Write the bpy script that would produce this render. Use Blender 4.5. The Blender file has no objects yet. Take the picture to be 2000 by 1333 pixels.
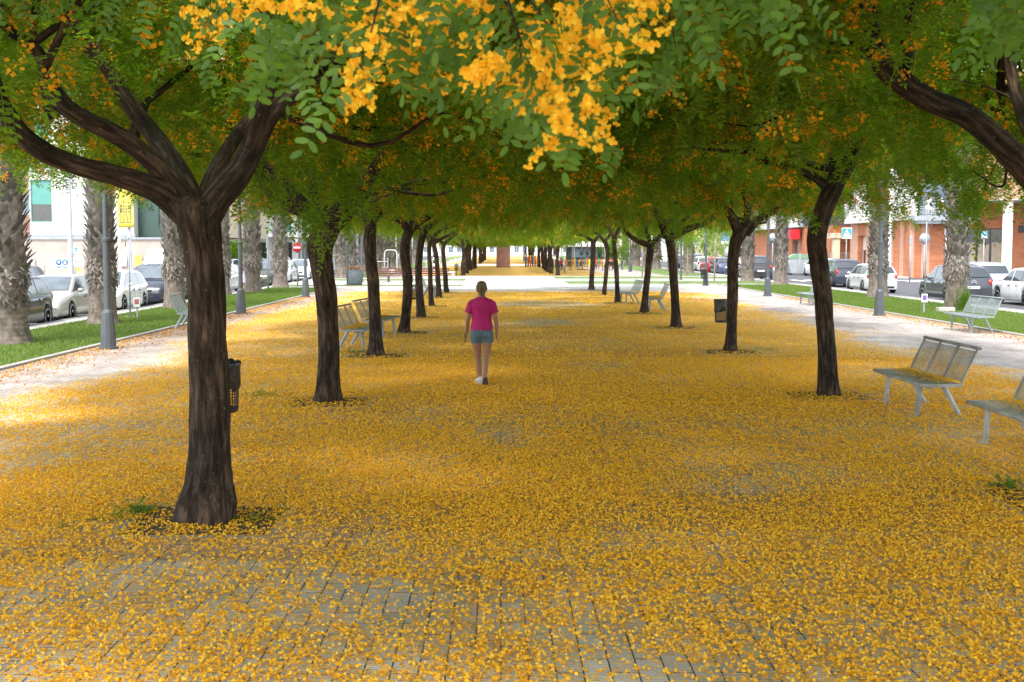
import bpy, bmesh, math, random
import numpy as np
from mathutils import Vector, Matrix, Euler

# ---------------------------------------------------------------- camera, sky, sun, exposure
SC = bpy.context.scene
F = 2400.0; CAMZ = 2.15
PITCH = math.atan(181.5 / F); YAW = math.atan(22 / F)
cd = bpy.data.cameras.new('camera'); cam = bpy.data.objects.new('camera', cd)
SC.collection.objects.link(cam); SC.camera = cam
cd.sensor_width = 36; cd.lens = F / 2000 * 36; cd.clip_start = .05; cd.clip_end = 2000
cam.location = (0, 0, CAMZ); cam.rotation_euler = (math.pi / 2 - PITCH, 0, -YAW)
cd.dof.use_dof = True; cd.dof.focus_distance = 19; cd.dof.aperture_fstop = 10
SUN_EL = math.radians(60); SUN_AZ = math.radians(208)      # azimuth clockwise from +Y: behind the camera, to the left
sd = Vector((math.sin(SUN_AZ) * math.cos(SUN_EL), math.cos(SUN_AZ) * math.cos(SUN_EL), math.sin(SUN_EL)))
w = bpy.data.worlds.new('World'); SC.world = w; w.use_nodes = True
wn = w.node_tree.nodes; bg = wn['Background']
sky = wn.new('ShaderNodeTexSky'); sky.sky_type = 'NISHITA'; sky.sun_disc = False
sky.sun_elevation = SUN_EL; sky.sun_rotation = SUN_AZ; sky.dust_density = 1.5; sky.air_density = 1.0; sky.ozone_density = .5
hs = wn.new('ShaderNodeHueSaturation'); hs.inputs['Saturation'].default_value = .4      # thin white haze
w.node_tree.links.new(sky.outputs[0], hs.inputs['Color']); w.node_tree.links.new(hs.outputs[0], bg.inputs[0]); bg.inputs[1].default_value = .15
sl = bpy.data.lights.new('sun', 'SUN'); so = bpy.data.objects.new('sun', sl); SC.collection.objects.link(so)
sl.energy = .95; sl.angle = math.radians(10); sl.color = (1, .955, .88)
so.rotation_euler = sd.to_track_quat('Z', 'Y').to_euler()
SC.view_settings.view_transform = 'Standard'; SC.view_settings.look = 'None'
SC.view_settings.exposure = 2.08; SC.view_settings.gamma = 1; SC.view_settings.use_curve_mapping = False
SC.cycles.max_bounces = 6; SC.cycles.diffuse_bounces = 5; SC.cycles.glossy_bounces = 2; SC.cycles.transmission_bounces = 4
SC.cycles.use_denoising = True

C = SC.collection
PI = math.pi
rnd = random.Random(7)
R3 = cam.rotation_euler.to_matrix()
def ray(px, py): return R3 @ Vector(((px - 1000) / F, -(py - 666.5) / F, -1))
def G(px, py, z=0):
    d = ray(px, py); t = (z - CAMZ) / d.z
    return Vector((0, 0, CAMZ)) + d * t
def PY(px, py, Y):
    d = ray(px, py); return Vector((0, 0, CAMZ)) + d * (Y / d.y)

# ---------------------------------------------------------------- numpy noise
_rs = np.random.RandomState(3); _T = _rs.rand(65536)
def _h(ix, iy, iz): return _T[((ix * 73856093) ^ (iy * 19349663) ^ (iz * 83492791)) & 65535]
def noise(x, y, z=0.0):
    x, y, z = np.broadcast_arrays(np.asarray(x, float), np.asarray(y, float), np.asarray(z, float))
    i, j, k = [np.floor(a).astype(np.int64) for a in (x, y, z)]
    f, g, h = x - i, y - j, z - k
    f, g, h = [a * a * (3 - 2 * a) for a in (f, g, h)]
    r = 0
    for a in (0, 1):
        for b in (0, 1):
            for c in (0, 1):
                r = r + _h(i + a, j + b, k + c) * (f if a else 1 - f) * (g if b else 1 - g) * (h if c else 1 - h)
    return r
def fbm(x, y, z=0.0, o=4):
    s = 0; a = .5; t = 0
    for q in range(o):
        s = s + a * noise(np.asarray(x) * 2 ** q + 17 * q, np.asarray(y) * 2 ** q, np.asarray(z) * 2 ** q); t += a; a *= .5
    return s / t

# ---------------------------------------------------------------- materials
MATS = {}
def newmat(name):
    m = bpy.data.materials.new(name); m.use_nodes = True
    nt = m.node_tree; return m, nt, nt.nodes, nt.links, nt.nodes['Principled BSDF']
def ramp(N, stops):
    r = N.new('ShaderNodeValToRGB'); e = r.color_ramp.elements
    while len(e) > 1: e.remove(e[-1])
    e[0].position = stops[0][0]; e[0].color = (*stops[0][1], 1)
    for p, c in stops[1:]:
        q = e.new(p); q.color = (*c, 1)
    return r
def pbr(name, col, rough=.6, var=.18, scale=6, bump=0.0, metal=0, coat=0, stretch=(1, 1, 1), bscale=None, spec=.5, detail=6):
    if name in MATS: return MATS[name]
    m, nt, N, L, b = newmat(name)
    tc = N.new('ShaderNodeTexCoord'); mp = N.new('ShaderNodeMapping'); mp.inputs['Scale'].default_value = stretch
    L.new(tc.outputs['Object'], mp.inputs[0])
    n = N.new('ShaderNodeTexNoise'); n.inputs['Scale'].default_value = scale; n.inputs['Detail'].default_value = detail
    L.new(mp.outputs[0], n.inputs['Vector'])
    r = ramp(N, [(.3, tuple(c * (1 - var) for c in col)), (.7, tuple(min(1, c * (1 + var)) for c in col))])
    L.new(n.outputs['Fac'], r.inputs[0]); L.new(r.outputs[0], b.inputs['Base Color'])
    b.inputs['Roughness'].default_value = rough; b.inputs['Metallic'].default_value = metal
    b.inputs['Coat Weight'].default_value = coat; b.inputs['Coat Roughness'].default_value = .06
    b.inputs['Specular IOR Level'].default_value = spec
    if bump:
        n2 = N.new('ShaderNodeTexNoise'); n2.inputs['Scale'].default_value = bscale or scale * 3; n2.inputs['Detail'].default_value = 5
        L.new(mp.outputs[0], n2.inputs['Vector'])
        bp = N.new('ShaderNodeBump'); bp.inputs['Strength'].default_value = min(1, bump * 10); bp.inputs['Distance'].default_value = bump * .2
        L.new(n2.outputs['Fac'], bp.inputs['Height']); L.new(bp.outputs[0], b.inputs['Normal'])
    MATS[name] = m; return m
def leafmat(name, c1, c2, tr, w=.45, rough=.5):
    m, nt, N, L, b = newmat(name)
    g = N.new('ShaderNodeNewGeometry'); r = ramp(N, [(0, c1), (1, c2)])
    L.new(g.outputs['Random Per Island'], r.inputs[0]); L.new(r.outputs[0], b.inputs['Base Color'])
    b.inputs['Roughness'].default_value = rough; b.inputs['Specular IOR Level'].default_value = .35
    t = N.new('ShaderNodeBsdfTranslucent'); r2 = ramp(N, [(0, tr), (1, tuple(x * 1.3 for x in tr))])
    L.new(g.outputs['Random Per Island'], r2.inputs[0]); L.new(r2.outputs[0], t.inputs[0])
    mx = N.new('ShaderNodeMixShader'); mx.inputs[0].default_value = w
    L.new(b.outputs[0], mx.inputs[1]); L.new(t.outputs[0], mx.inputs[2]); L.new(mx.outputs[0], N['Material Output'].inputs[0])
    return m
M_LEAF = leafmat('leaf', (.028, .072, .007), (.10, .175, .012), (.28, .47, .016), .52)
M_LEAFN = leafmat('leaf near', (.035, .10, .014), (.10, .20, .022), (.16, .32, .018), .4)
M_FLOW = leafmat('blossom', (.86, .32, .006), (.92, .52, .02), (.90, .42, .01), .4, .7)
M_PETAL = leafmat('petal', (.80, .37, .008), (.93, .61, .04), (.88, .48, .012), .12, .75)
M_FLOWN = leafmat('blossom near', (.90, .42, .008), (.96, .68, .05), (.94, .56, .02), .4, .6)
M_PETALB = leafmat('petal faded', (.42, .17, .02), (.66, .33, .03), (.5, .25, .02), .1, .8)
M_GRASS = leafmat('grass blade', (.075, .14, .016), (.21, .27, .05), (.18, .29, .04), .3, .6)
M_FROND = leafmat('palm frond', (.05, .10, .03), (.09, .15, .05), (.1, .18, .04), .25, .5)
def barkmat():
    m, nt, N, L, b = newmat('bark')
    tc = N.new('ShaderNodeTexCoord'); mp = N.new('ShaderNodeMapping'); mp.inputs['Scale'].default_value = (1, 1, .16)
    ab = N.new('ShaderNodeAttribute'); ab.attribute_name = 'bark'; L.new(ab.outputs['Vector'], mp.inputs[0])
    n = N.new('ShaderNodeTexNoise'); n.inputs['Scale'].default_value = 26; n.inputs['Detail'].default_value = 8; n.inputs['Roughness'].default_value = .65
    L.new(mp.outputs[0], n.inputs['Vector'])
    n1 = N.new('ShaderNodeTexNoise'); n1.inputs['Scale'].default_value = 2.2; n1.inputs['Detail'].default_value = 4
    L.new(tc.outputs['Object'], n1.inputs['Vector'])
    r = ramp(N, [(.32, (.012, .009, .007)), (.5, (.05, .038, .03)), (.7, (.16, .128, .10))])
    L.new(n.outputs['Fac'], r.inputs[0])
    r1 = ramp(N, [(.35, (.55, .55, .57)), (.65, (1.25, 1.05, .95))]); L.new(n1.outputs['Fac'], r1.inputs[0])
    mx = N.new('ShaderNodeMixRGB'); mx.blend_type = 'MULTIPLY'; mx.inputs[0].default_value = 1
    L.new(r.outputs[0], mx.inputs[1]); L.new(r1.outputs[0], mx.inputs[2])
    # lichen / moss flecks
    n3 = N.new('ShaderNodeTexNoise'); n3.inputs['Scale'].default_value = 38; n3.inputs['Detail'].default_value = 3
    L.new(tc.outputs['Object'], n3.inputs['Vector'])
    r3 = ramp(N, [(.66, (0, 0, 0)), (.72, (1, 1, 1))]); L.new(n3.outputs['Fac'], r3.inputs[0])
    mx2 = N.new('ShaderNodeMixRGB'); mx2.inputs[2].default_value = (.22, .22, .16, 1)
    mm = N.new('ShaderNodeMath'); mm.operation = 'MULTIPLY'; mm.inputs[1].default_value = .55
    L.new(r3.outputs[0], mm.inputs[0]); L.new(mm.outputs[0], mx2.inputs[0]); L.new(mx.outputs[0], mx2.inputs[1])
    L.new(mx2.outputs[0], b.inputs['Base Color']); b.inputs['Roughness'].default_value = .9; b.inputs['Specular IOR Level'].default_value = .2
    bp = N.new('ShaderNodeBump'); bp.inputs['Strength'].default_value = 1; bp.inputs['Distance'].default_value = .03
    L.new(n.outputs['Fac'], bp.inputs['Height']); L.new(bp.outputs[0], b.inputs['Normal'])
    return m
M_BARK = barkmat()
M_PALM = pbr('palm fibre', (.16, .13, .105), .9, .5, 9, .08, stretch=(1, 1, .5))
M_BOOT = leafmat('palm leaf base', (.085, .07, .058), (.31, .28, .245), (.2, .17, .14), .03, .9)
M_STEEL = pbr('bench grey paint', (.25, .285, .30), .45, .12, 7, .02, spec=.5)
M_STEELW = pbr('bench worn paint', (.34, .355, .35), .5, .35, 3, .02)
M_LAMP = pbr('lamp post paint', (.075, .085, .095), .45, .15, 5)
M_POLE = pbr('galvanised pole', (.34, .36, .38), .45, .12, 4, metal=.3)
M_BLACK = pbr('black plastic', (.018, .018, .02), .45, .3, 10)
M_BAG = pbr('bin bag', (.02, .021, .022), .25, .3, 20, .05, bscale=25)
M_RUB = pbr('rubber', (.02, .02, .021), .8, .2, 12)
M_WIND = pbr('windscreen', (.10, .125, .135), .05, .3, 2, spec=1.0)  # paler than the dark glass: base colour stands in for reflections on the windscreen
M_GLASS = pbr('dark glass', (.03, .038, .042), .06, .2, 2, spec=.9)
M_GLASSB = pbr('blue glass', (.10, .15, .20), .1, .3, 1.5, spec=.8)
M_WHITE = pbr('white paint', (.78, .78, .76), .5, .04, 3)
M_RIM = pbr('alloy', (.45, .46, .47), .3, .1, 5, metal=.6)
M_LIGHTG = pbr('lamp glass clear', (.6, .63, .65), .1, .1, 12, spec=.9)
M_TAIL = pbr('tail lamp red', (.42, .02, .015), .15, .1, 12, spec=.8)
M_SOIL = pbr('soil', (.10, .062, .035), .95, .4, 14, .1)
M_KERB = pbr('kerb stone', (.33, .31, .28), .8, .15, 4, .02)

# ---------------------------------------------------------------- mesh building
def npmesh(name, V, F_, smooth=False):
    """V (n,3); F_ list of (m,k) int arrays."""
    me = bpy.data.meshes.new(name); V = np.asarray(V, np.float32); B6 = None
    if V.shape[1] == 6: V, B6 = np.ascontiguousarray(V[:, :3]), np.ascontiguousarray(V[:, 3:])
    if not isinstance(F_, (list, tuple)): F_ = [F_]
    me.vertices.add(len(V)); me.vertices.foreach_set('co', V.ravel())
    loops = np.concatenate([f.ravel() for f in F_]).astype(np.int32)
    tot = np.concatenate([np.full(len(f), f.shape[1]) for f in F_]).astype(np.int32)
    st = np.concatenate([[0], np.cumsum(tot)[:-1]]).astype(np.int32)
    me.loops.add(len(loops)); me.loops.foreach_set('vertex_index', loops)
    me.polygons.add(len(tot)); me.polygons.foreach_set('loop_start', st)
    if smooth: me.polygons.foreach_set('use_smooth', np.ones(len(tot), bool))
    me.update(calc_edges=True)
    if B6 is not None: me.attributes.new('bark', 'FLOAT_VECTOR', 'POINT').data.foreach_set('vector', B6.ravel())
    return me
def link(name, me, mat=None, parent=None, loc=None, **props):
    o = bpy.data.objects.new(name, me); C.objects.link(o)
    if mat is not None and me is not None and len(me.materials) == 0: me.materials.append(mat)
    if parent is not None: o.parent = parent
    if loc is not None: o.location = loc
    for k, v in props.items(): o[k] = v
    return o
class MB:
    def __init__(s): s.v = []; s.f = []; s.sm = []
    def add(s, vs, fs, sm=False):
        n = len(s.v); s.v += [tuple(v) for v in vs]; s.f += [tuple(i + n for i in f) for f in fs]; s.sm += [sm] * len(fs); return s
    def box(s, c, d, rz=0, rx=0, ry=0, taper=1):
        M = Euler((rx, ry, rz)).to_matrix(); vs = []
        for z in (-1, 1):
            k = taper if z > 0 else 1
            for x, y in ((-1, -1), (1, -1), (1, 1), (-1, 1)):
                vs.append(Vector(c) + M @ Vector((x * d[0] / 2 * k, y * d[1] / 2 * k, z * d[2] / 2)))
        return s.add(vs, [(3, 2, 1, 0), (4, 5, 6, 7), (0, 1, 5, 4), (1, 2, 6, 5), (2, 3, 7, 6), (3, 0, 4, 7)])
    def b2(s, x0, x1, y0, y1, z0, z1): return s.box(((x0 + x1) / 2, (y0 + y1) / 2, (z0 + z1) / 2), (abs(x1 - x0), abs(y1 - y0), abs(z1 - z0)))
    def tube(s, P, R, n=10, cap=True, sm=True, ex=1, ey=1):
        P = [Vector(p) for p in P]
        if not hasattr(R, '__len__'): R = [R] * len(P)
        vs = []; T0 = (P[1] - P[0]).normalized(); up = Vector((0, 1, 0)) if abs(T0.y) < .9 else Vector((1, 0, 0))
        A = T0.cross(up).normalized()
        for i, p in enumerate(P):
            T = ((P[min(i + 1, len(P) - 1)] - P[max(i - 1, 0)])).normalized()
            A = (A - T * A.dot(T)).normalized(); B = T.cross(A)
            for k in range(n):
                a = 2 * PI * k / n; vs.append(p + A * (math.cos(a) * R[i] * ex) + B * (math.sin(a) * R[i] * ey))
        fs = [(i * n + k, i * n + (k + 1) % n, (i + 1) * n + (k + 1) % n, (i + 1) * n + k) for i in range(len(P) - 1) for k in range(n)]
        s.add(vs, fs, sm)
        if cap:
            m = len(s.v) - len(vs)
            s.f += [tuple(m + k for k in range(n))[::-1], tuple(m + (len(P) - 1) * n + k for k in range(n))]; s.sm += [False, False]
        return s
    def lathe(s, c, prof, n=16, sm=True):
        vs = [(c[0] + r * math.cos(2 * PI * k / n), c[1] + r * math.sin(2 * PI * k / n), c[2] + z) for r, z in prof for k in range(n)]
        fs = [(i * n + k, i * n + (k + 1) % n, (i + 1) * n + (k + 1) % n, (i + 1) * n + k) for i in range(len(prof) - 1) for k in range(n)]
        fs += [tuple(range(n))[::-1], tuple((len(prof) - 1) * n + k for k in range(n))]
        return s.add(vs, fs, sm)
    def poly(s, pts, thick):
        """planar polygon (3D points, ordered) given thickness vector"""
        t = Vector(thick); n = len(pts); a = [Vector(p) for p in pts]
        vs = a + [p + t for p in a]
        fs = [tuple(range(n))[::-1], tuple(range(n, 2 * n))] + [(i, (i + 1) % n, n + (i + 1) % n, n + i) for i in range(n)]
        return s.add(vs, fs)
    def ell(s, c, r, n=12, m=8, rot=None):
        M = Euler(rot).to_matrix() if rot else Matrix.Identity(3); vs = []
        for i in range(m + 1):
            a = PI * i / m
            for k in range(n):
                b = 2 * PI * k / n
                vs.append(Vector(c) + M @ Vector((r[0] * math.sin(a) * math.cos(b), r[1] * math.sin(a) * math.sin(b), -r[2] * math.cos(a))))
        fs = [(i * n + k, i * n + (k + 1) % n, (i + 1) * n + (k + 1) % n, (i + 1) * n + k) for i in range(m) for k in range(n)]
        return s.add(vs, fs, True)
    def mesh(s, name):
        me = bpy.data.meshes.new(name); me.from_pydata(s.v, [], s.f); me.validate()
        if len(me.polygons) == len(s.sm): me.polygons.foreach_set('use_smooth', s.sm)
        me.update(); return me
    def build(s, name, mat, parent=None, loc=None, bevel=0, **props):
        o = link(name, s.mesh(name), mat, parent, loc, **props)
        if bevel:
            b = o.modifiers.new('bevel', 'BEVEL'); b.width = bevel; b.segments = 2; b.limit_method = 'ANGLE'
        return o
def thing(name, loc, label, cat, group=None, rz=0):
    o = bpy.data.objects.new(name, None); C.objects.link(o); o.location = loc; o.rotation_euler = (0, 0, rz)
    o['label'] = label; o['category'] = cat
    if group: o['group'] = group
    return o
def tag(o, label, cat, group=None):
    o['label'] = label; o['category'] = cat
    if group: o['group'] = group
    return o
def copy_tree(o, parent=None):
    c = o.copy(); C.objects.link(c)
    if parent: c.parent = parent
    for ch in list(o.children): copy_tree(ch, c)
    return c
def textmesh(s, size, name='lettering', ext=.002):
    cu = bpy.data.curves.new(name, 'FONT'); cu.body = s; cu.size = size; cu.extrude = ext; cu.align_x = 'CENTER'; cu.align_y = 'CENTER'
    o = bpy.data.objects.new(name, cu); C.objects.link(o)
    dg = bpy.context.evaluated_depsgraph_get(); me = bpy.data.meshes.new_from_object(o.evaluated_get(dg))
    bpy.data.objects.remove(o); return me
def lettering(s, size, mat, parent, loc, face='S', name='lettering'):
    """face S = read from -Y, W = read from -X, E = read from +X"""
    me = textmesh(s, size); o = link(name, me, mat, parent, loc)
    o.rotation_euler = {'S': (PI / 2, 0, 0), 'W': (PI / 2, 0, -PI / 2), 'E': (PI / 2, 0, PI / 2), 'N': (PI / 2, 0, PI)}[face]
    return o
ORD = ['first', 'second', 'third', 'fourth', 'fifth', 'sixth', 'seventh', 'eighth', 'ninth', 'tenth', 'eleventh', 'twelfth', 'thirteenth',
       'fourteenth', 'fifteenth', 'sixteenth', 'seventeenth', 'eighteenth', 'nineteenth', 'twentieth']

# ================================================================ GROUND
LY = [9.62 + i * 7.0 for i in range(8)]
def sst(a, b, x): t = np.clip((x - a) / (b - a), 0, 1); return t * t * (3 - 2 * t)
def dens(x, y):
    """share of the paving hidden under fallen petals"""
    x = np.asarray(x, float); y = np.asarray(y, float)
    n = fbm(x * .55, y * .28, 1.5, 4); n2 = fbm(x * 1.9, y * 1.2, 7.7, 3); n3 = fbm(x * .2 + 4, y * .16, 3.1, 2)
    eL = sst(-8.0, -5.9, x + (n - .5) * 3.4); eR = 1 - sst(7.6, 9.8, x + (n - .5) * 3.6)
    d = .74 + (n - .5) * 1.05 + (n2 - .5) * .75 + (n3 - .5) * .8
    d = d + .26 * sst(15, 24, y) - .13 * np.exp(-((y - 12.5) / 3.2) ** 2) * np.exp(-((x - .8) / 3.6) ** 2)
    d = d - .24 * (1 - sst(7.0, 12.5, y)) - .04 * (1 - sst(5.5, 7.5, y))
    d = d - .30 * np.exp(-((y - 13.8) / 1.5) ** 2) * np.exp(-((x - .1) / 2.1) ** 2)
    d = d - .55 * np.exp(-((y - 22.3) / 1.6) ** 2) * np.exp(-((x - 1.5) / 1.3) ** 2)
    d = d - .55 * np.exp(-((y - 35) / 3) ** 2) * np.exp(-((x - 1.2) / 1.6) ** 2)
    d = d - .5 * np.exp(-((y - 47) / 4) ** 2) * np.exp(-((x - 1.6) / 2.2) ** 2)
    d = d - .4 * np.exp(-((y - 12) / 3) ** 2) * np.exp(-((x + 6.2) / 1.6) ** 2)
    d = d + .16 * np.exp(-((y - 7.6) / 1.3) ** 2) * np.exp(-((x - .6) / 2.0) ** 2)
    d = np.clip(d, .12, 1.0) * eL * eR
    # beyond the trees of the first block
    far = np.where(y > 61, 0.0, 1.0) + np.where((y > 95) & (y < 152), 1 - .5 * np.exp(-((y - 119) / 2.5) ** 2), 0) + np.where(y > 168, 1, 0)
    soft = 1 - sst(59, 63, y) * (1 - sst(93, 96, y))
    d = d * np.clip(far, 0, 1) * soft
    return np.clip(d, 0, 1)

def pavemat():
    m, nt, N, L, b = newmat('paving under petals')
    tc = N.new('ShaderNodeTexCoord'); sx = N.new('ShaderNodeSeparateXYZ'); cx = N.new('ShaderNodeCombineXYZ')
    L.new(tc.outputs['Object'], sx.inputs[0]); L.new(sx.outputs['Y'], cx.inputs['X']); L.new(sx.outputs['X'], cx.inputs['Y'])
    br = N.new('ShaderNodeTexBrick'); br.inputs['Scale'].default_value = 1; br.inputs['Brick Width'].default_value = .42; br.inputs['Row Height'].default_value = .14
    br.inputs['Mortar Size'].default_value = .005; br.inputs['Mortar Smooth'].default_value = .2; br.inputs['Bias'].default_value = 0
    br.inputs['Color1'].default_value = (.47, .455, .435, 1); br.inputs['Color2'].default_value = (.60, .585, .565, 1); br.inputs['Mortar'].default_value = (.10, .08, .06, 1)
    L.new(cx.outputs[0], br.inputs['Vector'])
    wv = N.new('ShaderNodeTexWave'); wv.wave_type = 'BANDS'; wv.bands_direction = 'Y'; wv.inputs['Scale'].default_value = 9.5
    wv.inputs['Distortion'].default_value = 1.2; wv.inputs['Detail'].default_value = 2; wv.inputs['Detail Scale'].default_value = 1.5
    L.new(tc.outputs['Object'], wv.inputs['Vector'])
    wr = ramp(N, [(.0, (.62, .6, .58)), (.35, (1, 1, 1)), (1, (1.06, 1.06, 1.06))]); L.new(wv.outputs['Fac'], wr.inputs[0])
    mg = N.new('ShaderNodeMixRGB'); mg.blend_type = 'MULTIPLY'; mg.inputs[0].default_value = .8
    L.new(br.outputs['Color'], mg.inputs[1]); L.new(wr.outputs[0], mg.inputs[2])
    ng = N.new('ShaderNodeTexNoise'); ng.inputs['Scale'].default_value = 1.1; ng.inputs['Detail'].default_value = 7; L.new(tc.outputs['Object'], ng.inputs['Vector'])
    gr = ramp(N, [(.3, (.72, .70, .68)), (.7, (1.12, 1.1, 1.08))]); L.new(ng.outputs['Fac'], gr.inputs[0])
    mg2 = N.new('ShaderNodeMixRGB'); mg2.blend_type = 'MULTIPLY'; mg2.inputs[0].default_value = 1
    L.new(mg.outputs[0], mg2.inputs[1]); L.new(gr.outputs[0], mg2.inputs[2])
    at = N.new('ShaderNodeAttribute'); at.attribute_name = 'red'
    mr = N.new('ShaderNodeMixRGB'); mr.blend_type = 'MULTIPLY'; mr.inputs[2].default_value = (.74, .60, .55, 1)
    L.new(at.outputs['Fac'], mr.inputs[0]); L.new(mg2.outputs[0], mr.inputs[1])
    # petals: cells filled where a random number is below the cover
    dn = N.new('ShaderNodeAttribute'); dn.attribute_name = 'cover'
    def cells(scale, rough):
        v = N.new('ShaderNodeTexVoronoi'); v.inputs['Scale'].default_value = scale; L.new(tc.outputs['Object'], v.inputs['Vector'])
        s = N.new('ShaderNodeSeparateColor'); L.new(v.outputs['Color'], s.inputs[0])
        c = N.new('ShaderNodeMath'); c.operation = 'LESS_THAN'; L.new(s.outputs[0], c.inputs[0]); L.new(dn.outputs['Fac'], c.inputs[1])
        d2 = N.new('ShaderNodeMath'); d2.operation = 'LESS_THAN'; L.new(v.outputs['Distance'], d2.inputs[0]); d2.inputs[1].default_value = rough
        mm = N.new('ShaderNodeMath'); mm.operation = 'MULTIPLY'; L.new(c.outputs[0], mm.inputs[0]); L.new(d2.outputs[0], mm.inputs[1])
        return v, s, mm
    v1, s1, m1 = cells(44, .52); v2, s2, m2 = cells(61, .55)
    mxm = N.new('ShaderNodeMath'); mxm.operation = 'MAXIMUM'; L.new(m1.outputs[0], mxm.inputs[0]); L.new(m2.outputs[0], mxm.inputs[1])
    pc = ramp(N, [(0, (.46, .19, .01)), (.3, (.80, .36, .008)), (.75, (.88, .48, .012)), (1, (.88, .60, .05))])
    L.new(s1.outputs[1], pc.inputs[0])
    fin = N.new('ShaderNodeMixRGB'); L.new(mxm.outputs[0], fin.inputs[0]); L.new(mr.outputs[0], fin.inputs[1]); L.new(pc.outputs[0], fin.inputs[2])
    L.new(fin.outputs[0], b.inputs['Base Color']); b.inputs['Roughness'].default_value = .85; b.inputs['Specular IOR Level'].default_value = .25
    ad = N.new('ShaderNodeMath'); ad.operation = 'ADD'; L.new(br.outputs['Fac'], ad.inputs[0]); ad.inputs[1].default_value = 0
    iv = N.new('ShaderNodeMath'); iv.operation = 'SUBTRACT'; iv.inputs[0].default_value = 1; L.new(ad.outputs[0], iv.inputs[1])
    a2 = N.new('ShaderNodeMath'); a2.operation = 'MULTIPLY_ADD'; L.new(wv.outputs['Fac'], a2.inputs[0]); a2.inputs[1].default_value = .3; L.new(iv.outputs[0], a2.inputs[2])
    a3 = N.new('ShaderNodeMath'); a3.operation = 'MULTIPLY_ADD'; L.new(m1.outputs[0], a3.inputs[0]); a3.inputs[1].default_value = .8; L.new(a2.outputs[0], a3.inputs[2])
    bp = N.new('ShaderNodeBump'); bp.inputs['Strength'].default_value = .8; bp.inputs['Distance'].default_value = .008
    L.new(a3.outputs[0], bp.inputs['Height']); L.new(bp.outputs[0], b.inputs['Normal'])
    return m
PX0, PX1 = -8.8, 12.7
def grid_sheet(name, x0, x1, ys, dx, z, mat):
    xs = np.linspace(x0, x1, int((x1 - x0) / dx) + 1); X, Y = np.meshgrid(xs, ys)
    V = np.stack([X.ravel(), Y.ravel(), np.full(X.size, z)], 1); nx = len(xs)
    i = np.arange((len(ys) - 1) * (nx - 1)); r, c = i // (nx - 1), i % (nx - 1); a = r * nx + c
    me = npmesh(name, V, np.stack([a, a + 1, a + nx + 1, a + nx], 1)); return me, V
ys = np.concatenate([np.arange(-8, 30, .12), np.arange(30, 70, .3), np.arange(70, 330, 1.0)])
me, V = grid_sheet('plaza_paving', PX0, PX1, ys, .12, 0, None)
a = me.attributes.new('cover', 'FLOAT', 'POINT'); a.data.foreach_set('value', np.clip(dens(V[:, 0], V[:, 1]) * (.85 + .5 * sst(18, 40, V[:, 1])), 0, 1).astype(np.float32))
TREES_L = [(-2.33, 9.62), (-2.43, 17.1), (-2.48, 24.5), (-2.45, 31.2), (-2.48, 38.1), (-2.57, 45.5), (-2.62, 53), (-2.62, 59)]
TREES_R = [(4.85, 10.3), (4.77, 17.8), (4.79, 25.4), (4.74, 33.2), (4.72, 40.5), (4.62, 48.2), (4.72, 56), (4.67, 63)]
red = np.zeros(len(V))
for (tx, ty) in TREES_L + TREES_R + [(-2.35, 2.3), (4.85, 3)]:
    dxm = np.maximum(np.abs(V[:, 0] - tx), np.abs(V[:, 1] - ty)); red = np.maximum(red, ((dxm < 1.25)).astype(float))
    red = np.maximum(red, (np.abs(V[:, 1] - ty) < .42) * ((V[:, 0] > -4) & (V[:, 0] < 6.5)))
red = np.maximum(red, ((V[:, 0] > 11.2) & (V[:, 0] < 12.7)) * .5); red = np.maximum(red, .5 * sst(8.6, 9.6, V[:, 0])); red = np.maximum(red, .6 * (1 - sst(-7.4, -6.4, V[:, 0])))
a = me.attributes.new('red', 'FLOAT', 'POINT'); a.data.foreach_set('value', red.astype(np.float32))
link('plaza_paving', me, pavemat(), kind='structure')

M_ASPH = pbr('asphalt', (.085, .085, .09), .9, .2, 30, .03, bscale=120)
M_PAVL = pbr('pale paving', (.42, .40, .37), .85, .12, 3, .02)
M_LINE = pbr('road paint', (.70, .70, .68), .7, .1, 5)
M_LAWN = pbr('lawn', (.12, .19, .035), .95, .5, 1.3, .15, bscale=90, detail=8)
def sheet(name, x0, x1, y0, y1, z, mat, kind='structure'):
    b = MB(); b.add([(x0, y0, z), (x1, y0, z), (x1, y1, z), (x0, y1, z)], [(0, 1, 2, 3)]); return b.build(name, mat, kind=kind)
sheet('ground', -900, 900, -300, 1500, -.16, pbr('ground earth', (.22, .20, .17), .95, .2, .2))
def sheets(name, rects, z, mat):
    b = MB()
    for x0, x1, y0, y1 in rects: b.add([(x0, y0, z), (x1, y0, z), (x1, y1, z), (x0, y1, z)], [(0, 1, 2, 3)])
    return b.build(name, mat, kind='structure')
sheets('road', [(-23, -13, -8, 330), (18.0, 27, -8, 330), (27, 90, 40, 92), (-90, -23, 60, 84)], -.12, M_ASPH)
b = MB(); b.b2(27, 29, 92.01, 330, -.15, .02); b.b2(29, 90, 92.01, 330, -.15, .02); b.b2(27, 90, -8, 40, -.15, .02); b.b2(-90, -23, 84.01, 330, -.15, .02); b.b2(-90, -23, -8, 60, -.15, .02)
b.build('pavement', M_PAVL, kind='structure')
b = MB(); b.b2(-13, -12.35, -8, 330, -.15, .0); b.b2(17.1, 18.0, -8, 330, -.15, .0); b.build('roadside_path', M_PAVL, kind='structure')
b = MB()
for i in range(9): b.add([(27.6 + i * 0, 60 + i * 3.2, -.116), (31, 60 + i * 3.2, -.116), (31, 61.4 + i * 3.2, -.116), (27.6, 61.4 + i * 3.2, -.116)], [(0, 1, 2, 3)])
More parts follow.
